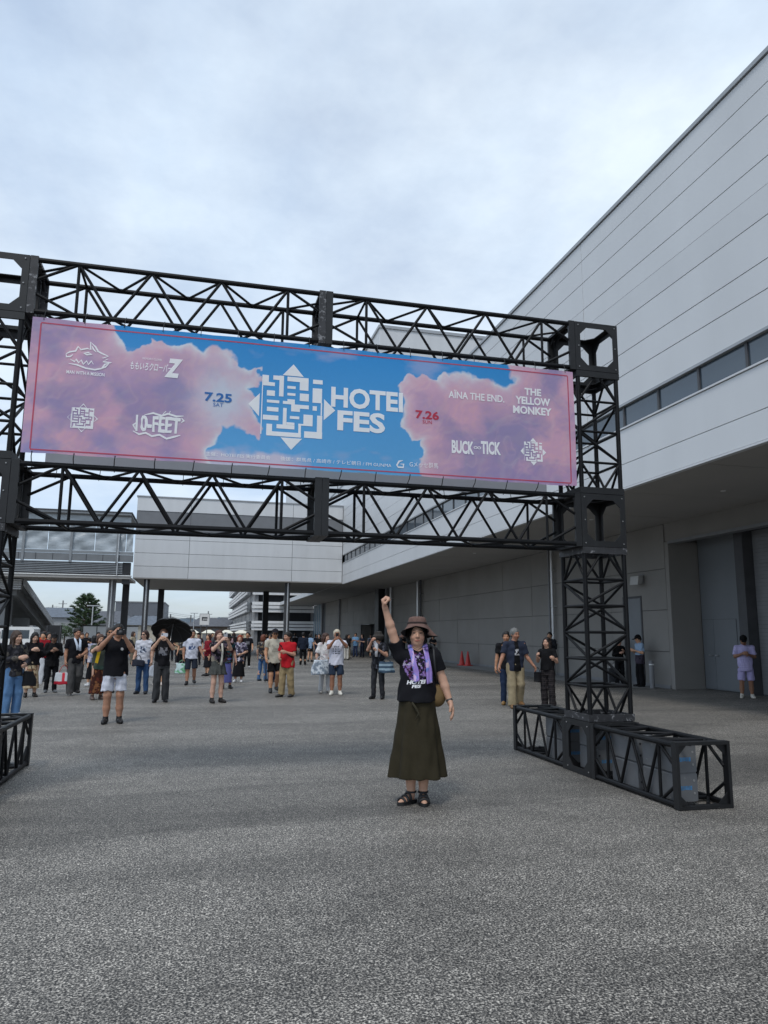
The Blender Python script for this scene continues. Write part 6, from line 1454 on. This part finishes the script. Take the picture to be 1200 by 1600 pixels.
# right side
p = P('grey-haired man in open navy shirt and khaki trousers walking past the right foot', 6.52, 14.64, 1.64, turn=18, arms=('out', 'out'), stride=.075, w=1.15, female=False, top=('loose', '#2a3040'), toppat=('split', ['#0f0f12', '#b8b8bc']), hem=.455, bottom=('wide', '#8f826a'), botpat=('wash', ['#a89a7c']), hair=('short', '#6e6e6c'), shoes='#7a5a38', skin='#a87a63', look=(30, 0))
P('person in dark jeans and tan boots hidden behind the grey-haired man', 6.70, 15.5, 1.58, turn=8, arms=('bag', 'down'), stride=.10, female=False, w=1.0, top=('tee', '#17171a'), bottom=('pants', '#1f2c44'), hair=('short', '#15110f'), shoes='#8a6a3c', skin='#b9896c')
p = P('woman in black tee and black checked trousers gesturing beside the grey-haired man', 7.20, 14.5, 1.46, turn=-20, arms=(((-.14, -.02, .66), (-.10, -.14, .735)), ((.145, -.02, .655), (.15, -.14, .70))), top=('tee', '#131316'), hem=.53, bottom=('wide', '#17171a'), botpat=('check', ['#3d3738']), hair=('long', '#1c1210'), shoes='#18181a', skin='#c39a84', look=(-10, -4))
tote('black shoulder bag of the woman in checked trousers', p['W']((-.13, -.06, .57)), (.20, .12, .20), '#141418', .10, rz=.2)
P('man in dark clothes standing against the hall wall', 12.58, 25.1, 1.62, turn=-20, arms=('phone', 'phone'), female=False, top=('long', '#25262b'), bottom=('pants', '#2b2c31'), hair=('short', '#14110f'))
P('woman in black suit leaning by the door beside the tower', 13.02, 21.2, 1.42, turn=25, arms=('phone', 'chest'), top=('long', '#121214'), bottom=('wide', '#121215'), hair=('bob', '#15110f'), shoes='#151517', skin='#b58c78', look=(10, 15))
P('man in pale blue and dark printed shirt and black trousers by the bollard', 12.98, 20.0, 1.54, turn=-65, arms=('phone', 'phone'), female=False, top=('loose', '#8fa6bf'), toppat=('lower', ['#3b3540', .62]), hem=.44, bottom=('wide', '#0f0f12'), hair=('short', '#0d0b0b'), hat=('cap', '#121214'), shoes='#101012', look=(0, 15))
P('man in lavender shirt and matching shorts looking down at his phone', 13.36, 16.0, 1.55, turn=5, arms=('phone', 'phone'), w=1.15, female=False, top=('loose', '#a49dc6'), toppat=('check', ['#b4aed2']), hem=.425, bottom=('shorts', '#a49dc6', 1.0), hair=('short', '#0e0d0d'), hat=('cap', '#0f0f11'), shoes='#c9c4ba', skin='#8f6a55', look=(0, 22), legx=.07)
t = tag(empty('suitcase', (12.98, 21.6, 0)), 'small grey suitcase standing by the woman in black suit', 'suitcase')
MB().box((-.16, -.10, .05), (.16, .10, .48)).build('shell', M_darkgrey, t, local=True); MB().tube([(-.08, 0, .48), (-.08, 0, .62), (.08, 0, .62), (.08, 0, .48)], .01, 6).build('handle', M_steel, t, local=True)
for sx_ in (-.12, .12):
    MB().tube([(sx_, -.08, .03), (sx_, -.05, .03)], .03, 10).build('wheel', M_black, t, local=True)
# people waiting along the far wall
far = [(8.43, 42.8, 1.45, 'woman in black tee and white trousers', '#19191d', ('wide', '#c4c0b8')), (9.94, 47.4, 1.55, 'man in sky-blue shirt and navy trousers', '#6d94b8', ('pants', '#2a3550')), (10.3, 47.0, 1.48, 'person in navy jacket and dark trousers', '#1b2233', ('pants', '#1a1d28')), (10.75, 46.2, 1.42, 'woman in grey vest and pale skirt', '#3a3a3f', ('skirt', '#a8a49c', .25, .1)), (11.6, 50.2, 1.48, 'man in pale grey shirt and dark trousers', '#8d95a5', ('pants', '#22242a')), (11.9, 43.0, 1.5, 'person in black coat right of the raised fist arm', '#151518', ('pants', '#1c1d22')), (12.4, 46.0, 1.46, 'woman in charcoal dress', '#26262b', ('skirt', '#1c1c20', .2, .1)), (9.0, 45.0, 1.47, 'man in dark tee and beige trousers', '#232327', ('pants', '#8d8270')), (6.6, 41.5, 1.48, 'person in black jacket', '#131316', ('pants', '#17171b')), (7.1, 43.5, 1.45, 'woman in brown cardigan', '#3d2c25', ('pants', '#1f1f24')), (7.6, 46.0, 1.50, 'man in black tee and grey trousers', '#15151a', ('pants', '#3a3b40')), (4.2, 43.0, 1.5, 'man in white tee and black trousers', '#bfc2cc', ('pants', '#15151a')), (3.6, 38.5, 1.46, 'woman in white blouse and dark skirt', '#b7b9c4', ('skirt', '#1a1a20', .2, .1)), (5.4, 47.0, 1.48, 'person in charcoal hoodie', '#212127', ('pants', '#17171c')), (13.0, 40.5, 1.47, 'person in dark clothes squatting against the wall', '#1a1a1d', ('pants', '#1a1a1d'))]
where = ['just left of the bucket-hat person', 'near the dark doorway', 'beside the sky-blue shirt', 'in the middle of the waiting group', 'in front of the dark doorway', 'under the hall', 'near the black pier', 'in the waiting group', 'behind the woman in white', 'behind the silver bag', 'far behind the silver bag', 'behind the beige tee', 'behind the patterned shirts', 'below the garage', 'near the red cones']
for i, (x, y, H, lab, tcx, bt) in enumerate(far):
    P(lab.replace(' squatting', ' waiting') + ' ' + where[i], x, y, H, turn=random.uniform(-50, 50) if i % 3 else 160, arms=random.choice([('down', 'phone'), ('waist', 'waist'), ('down', 'down'), ('phone', 'phone')]), female=i % 2 == 0, top=('long' if i % 3 == 0 else 'tee', tcx), bottom=bt, hair=(('bob', 'short', 'long', 'short')[i % 4], ('#15110f', '#2a1d17', '#1a1412')[i % 3]), shoes='#1c1c1f', skin=('#c39a83', '#b78a6e')[i % 2], group='people waiting along the far wall')

more = [(-4.9, 27.0, 1.46, 'woman in black cardigan', '#1a191c', ('wide', '#3a3634'), 'behind the woman in cream floral skirt'), (-5.6, 30.0, 1.5, 'man in orange vest', '#b5522a', ('pants', '#23252c'), 'near the parked van'), (-3.3, 30.5, 1.5, 'man in grey tee', '#6d6e74', ('pants', '#1d1e22'), 'behind the man with the red bag'), (-2.55, 27.5, 1.42, 'woman in navy tee', '#20263a', ('skirt', '#5c5048', .2, .1), 'beneath the white hoarding'), (-1.75, 26.0, 1.5, 'man in charcoal tee', '#2a2a2e', ('pants', '#2b3a55'), 'beneath the walkway columns'), (-2.1, 33.0, 1.45, 'woman in white tee', '#c2c2c8', ('pants', '#1f1f26'), 'in front of the hoarding'), (-4.2, 34.0, 1.48, 'person in black tee', '#141418', ('pants', '#24252b'), 'in front of the black board'), (.95, 33.5, 1.48, 'man in dark blue tee', '#232c44', ('pants', '#1b1c22'), 'between the floral blouse and the grey skirt'), (1.5, 38.0, 1.45, 'woman in pale pink top', '#a88a90', ('skirt', '#26262c', .2, .1), 'in front of the cream booths'), (2.75, 29.5, 1.46, 'man in white tee with black backpack', '#c0c2ca', ('shorts', '#17171b'), 'left of the beige tee'), (.0, 36.0, 1.48, 'man in black cap', '#3a2a2c', ('pants', '#1d1e24'), 'in front of the rightmost booths'), (-.95, 37.0, 1.44, 'woman in beige blouse', '#a8987e', ('pants', '#26262b'), 'right of the black umbrella')]
for i, (x, y, H, lab, tcx, bt, wh_) in enumerate(more):
    P(lab + ' ' + wh_, x, y, H, turn=(20, -30, 170, 10, -15, 35)[i % 6], arms=(('down', 'phone'), ('fwd', 'back'), ('down', 'down'), ('waist', 'bag'))[i % 4], stride=.05 if i % 2 else 0, female=i % 2 == 0 and i != 10, top=('tee' if i % 3 else 'long', tcx), bottom=bt, hair=(('bob', 'short', 'short', 'long')[i % 4], ('#15110f', '#3a2318', '#1a1412')[i % 3]), hat=('cap', '#141416') if i == 10 else None, shoes=('#1c1c1f', '#b0b0b2')[i % 2], skin=('#c39a83', '#b78a6e')[i % 2])

back = [(-6.3, 36, 'grey'), (-5.2, 38, 'black'), (-4.6, 41, 'navy'), (-3.0, 37, 'cream'), (-1.4, 41, 'black'), (-.3, 43, 'maroon'), (.8, 45, 'grey'), (1.9, 42, 'black'), (2.6, 46, 'navy'), (3.2, 49, 'white'), (4.6, 52, 'black'), (5.9, 50, 'grey'), (6.7, 53, 'black'), (7.9, 51, 'navy'), (8.8, 54, 'cream'), (7.2, 57, 'white')]
bcol = {'grey': '#5a5b60', 'black': '#17171b', 'navy': '#1e2740', 'cream': '#a89c86', 'maroon': '#5a2028', 'white': '#bdbfc8'}
spot = ['at the left end of the far crowd', 'in the far crowd left of the black board', 'in the far crowd below the stair roof', 'just left of the hoarding', 'in front of the hoarding, behind the umbrella', 'in front of the leftmost booths', 'below the square sign', 'left of the garage corner', 'below the garage corner', 'below the garage bands', 'between the wing columns', 'right of the wing column', 'below the glazed end of the hall', 'beyond the silver bag', 'near the far wall of the hall', 'farthest under the wing']
for i, (x, y, cn) in enumerate(back):
    P(('person', 'woman', 'man')[i % 3] + ' in ' + cn + ' top ' + spot[i], x, y, 1.42 + .03 * (i % 4), turn=(-40, 15, 160, 60, -10)[i % 5], arms=(('down', 'down'), ('phone', 'phone'), ('waist', 'down'))[i % 3], stride=.04 * (i % 2), female=i % 3 != 2, w=1 + .08 * (i % 3), top=('tee' if i % 2 else 'long', bcol[cn]), bottom=(('pants', '#1d1e24'), ('pants', '#2c3c58'), ('skirt', '#2a2628', .15, .11), ('wide', '#6d6456'))[i % 4], hair=(('short', 'bob', 'short', 'long')[i % 4], ('#15110f', '#33211a')[i % 2]), shoes='#222225', group='people in the far crowd')
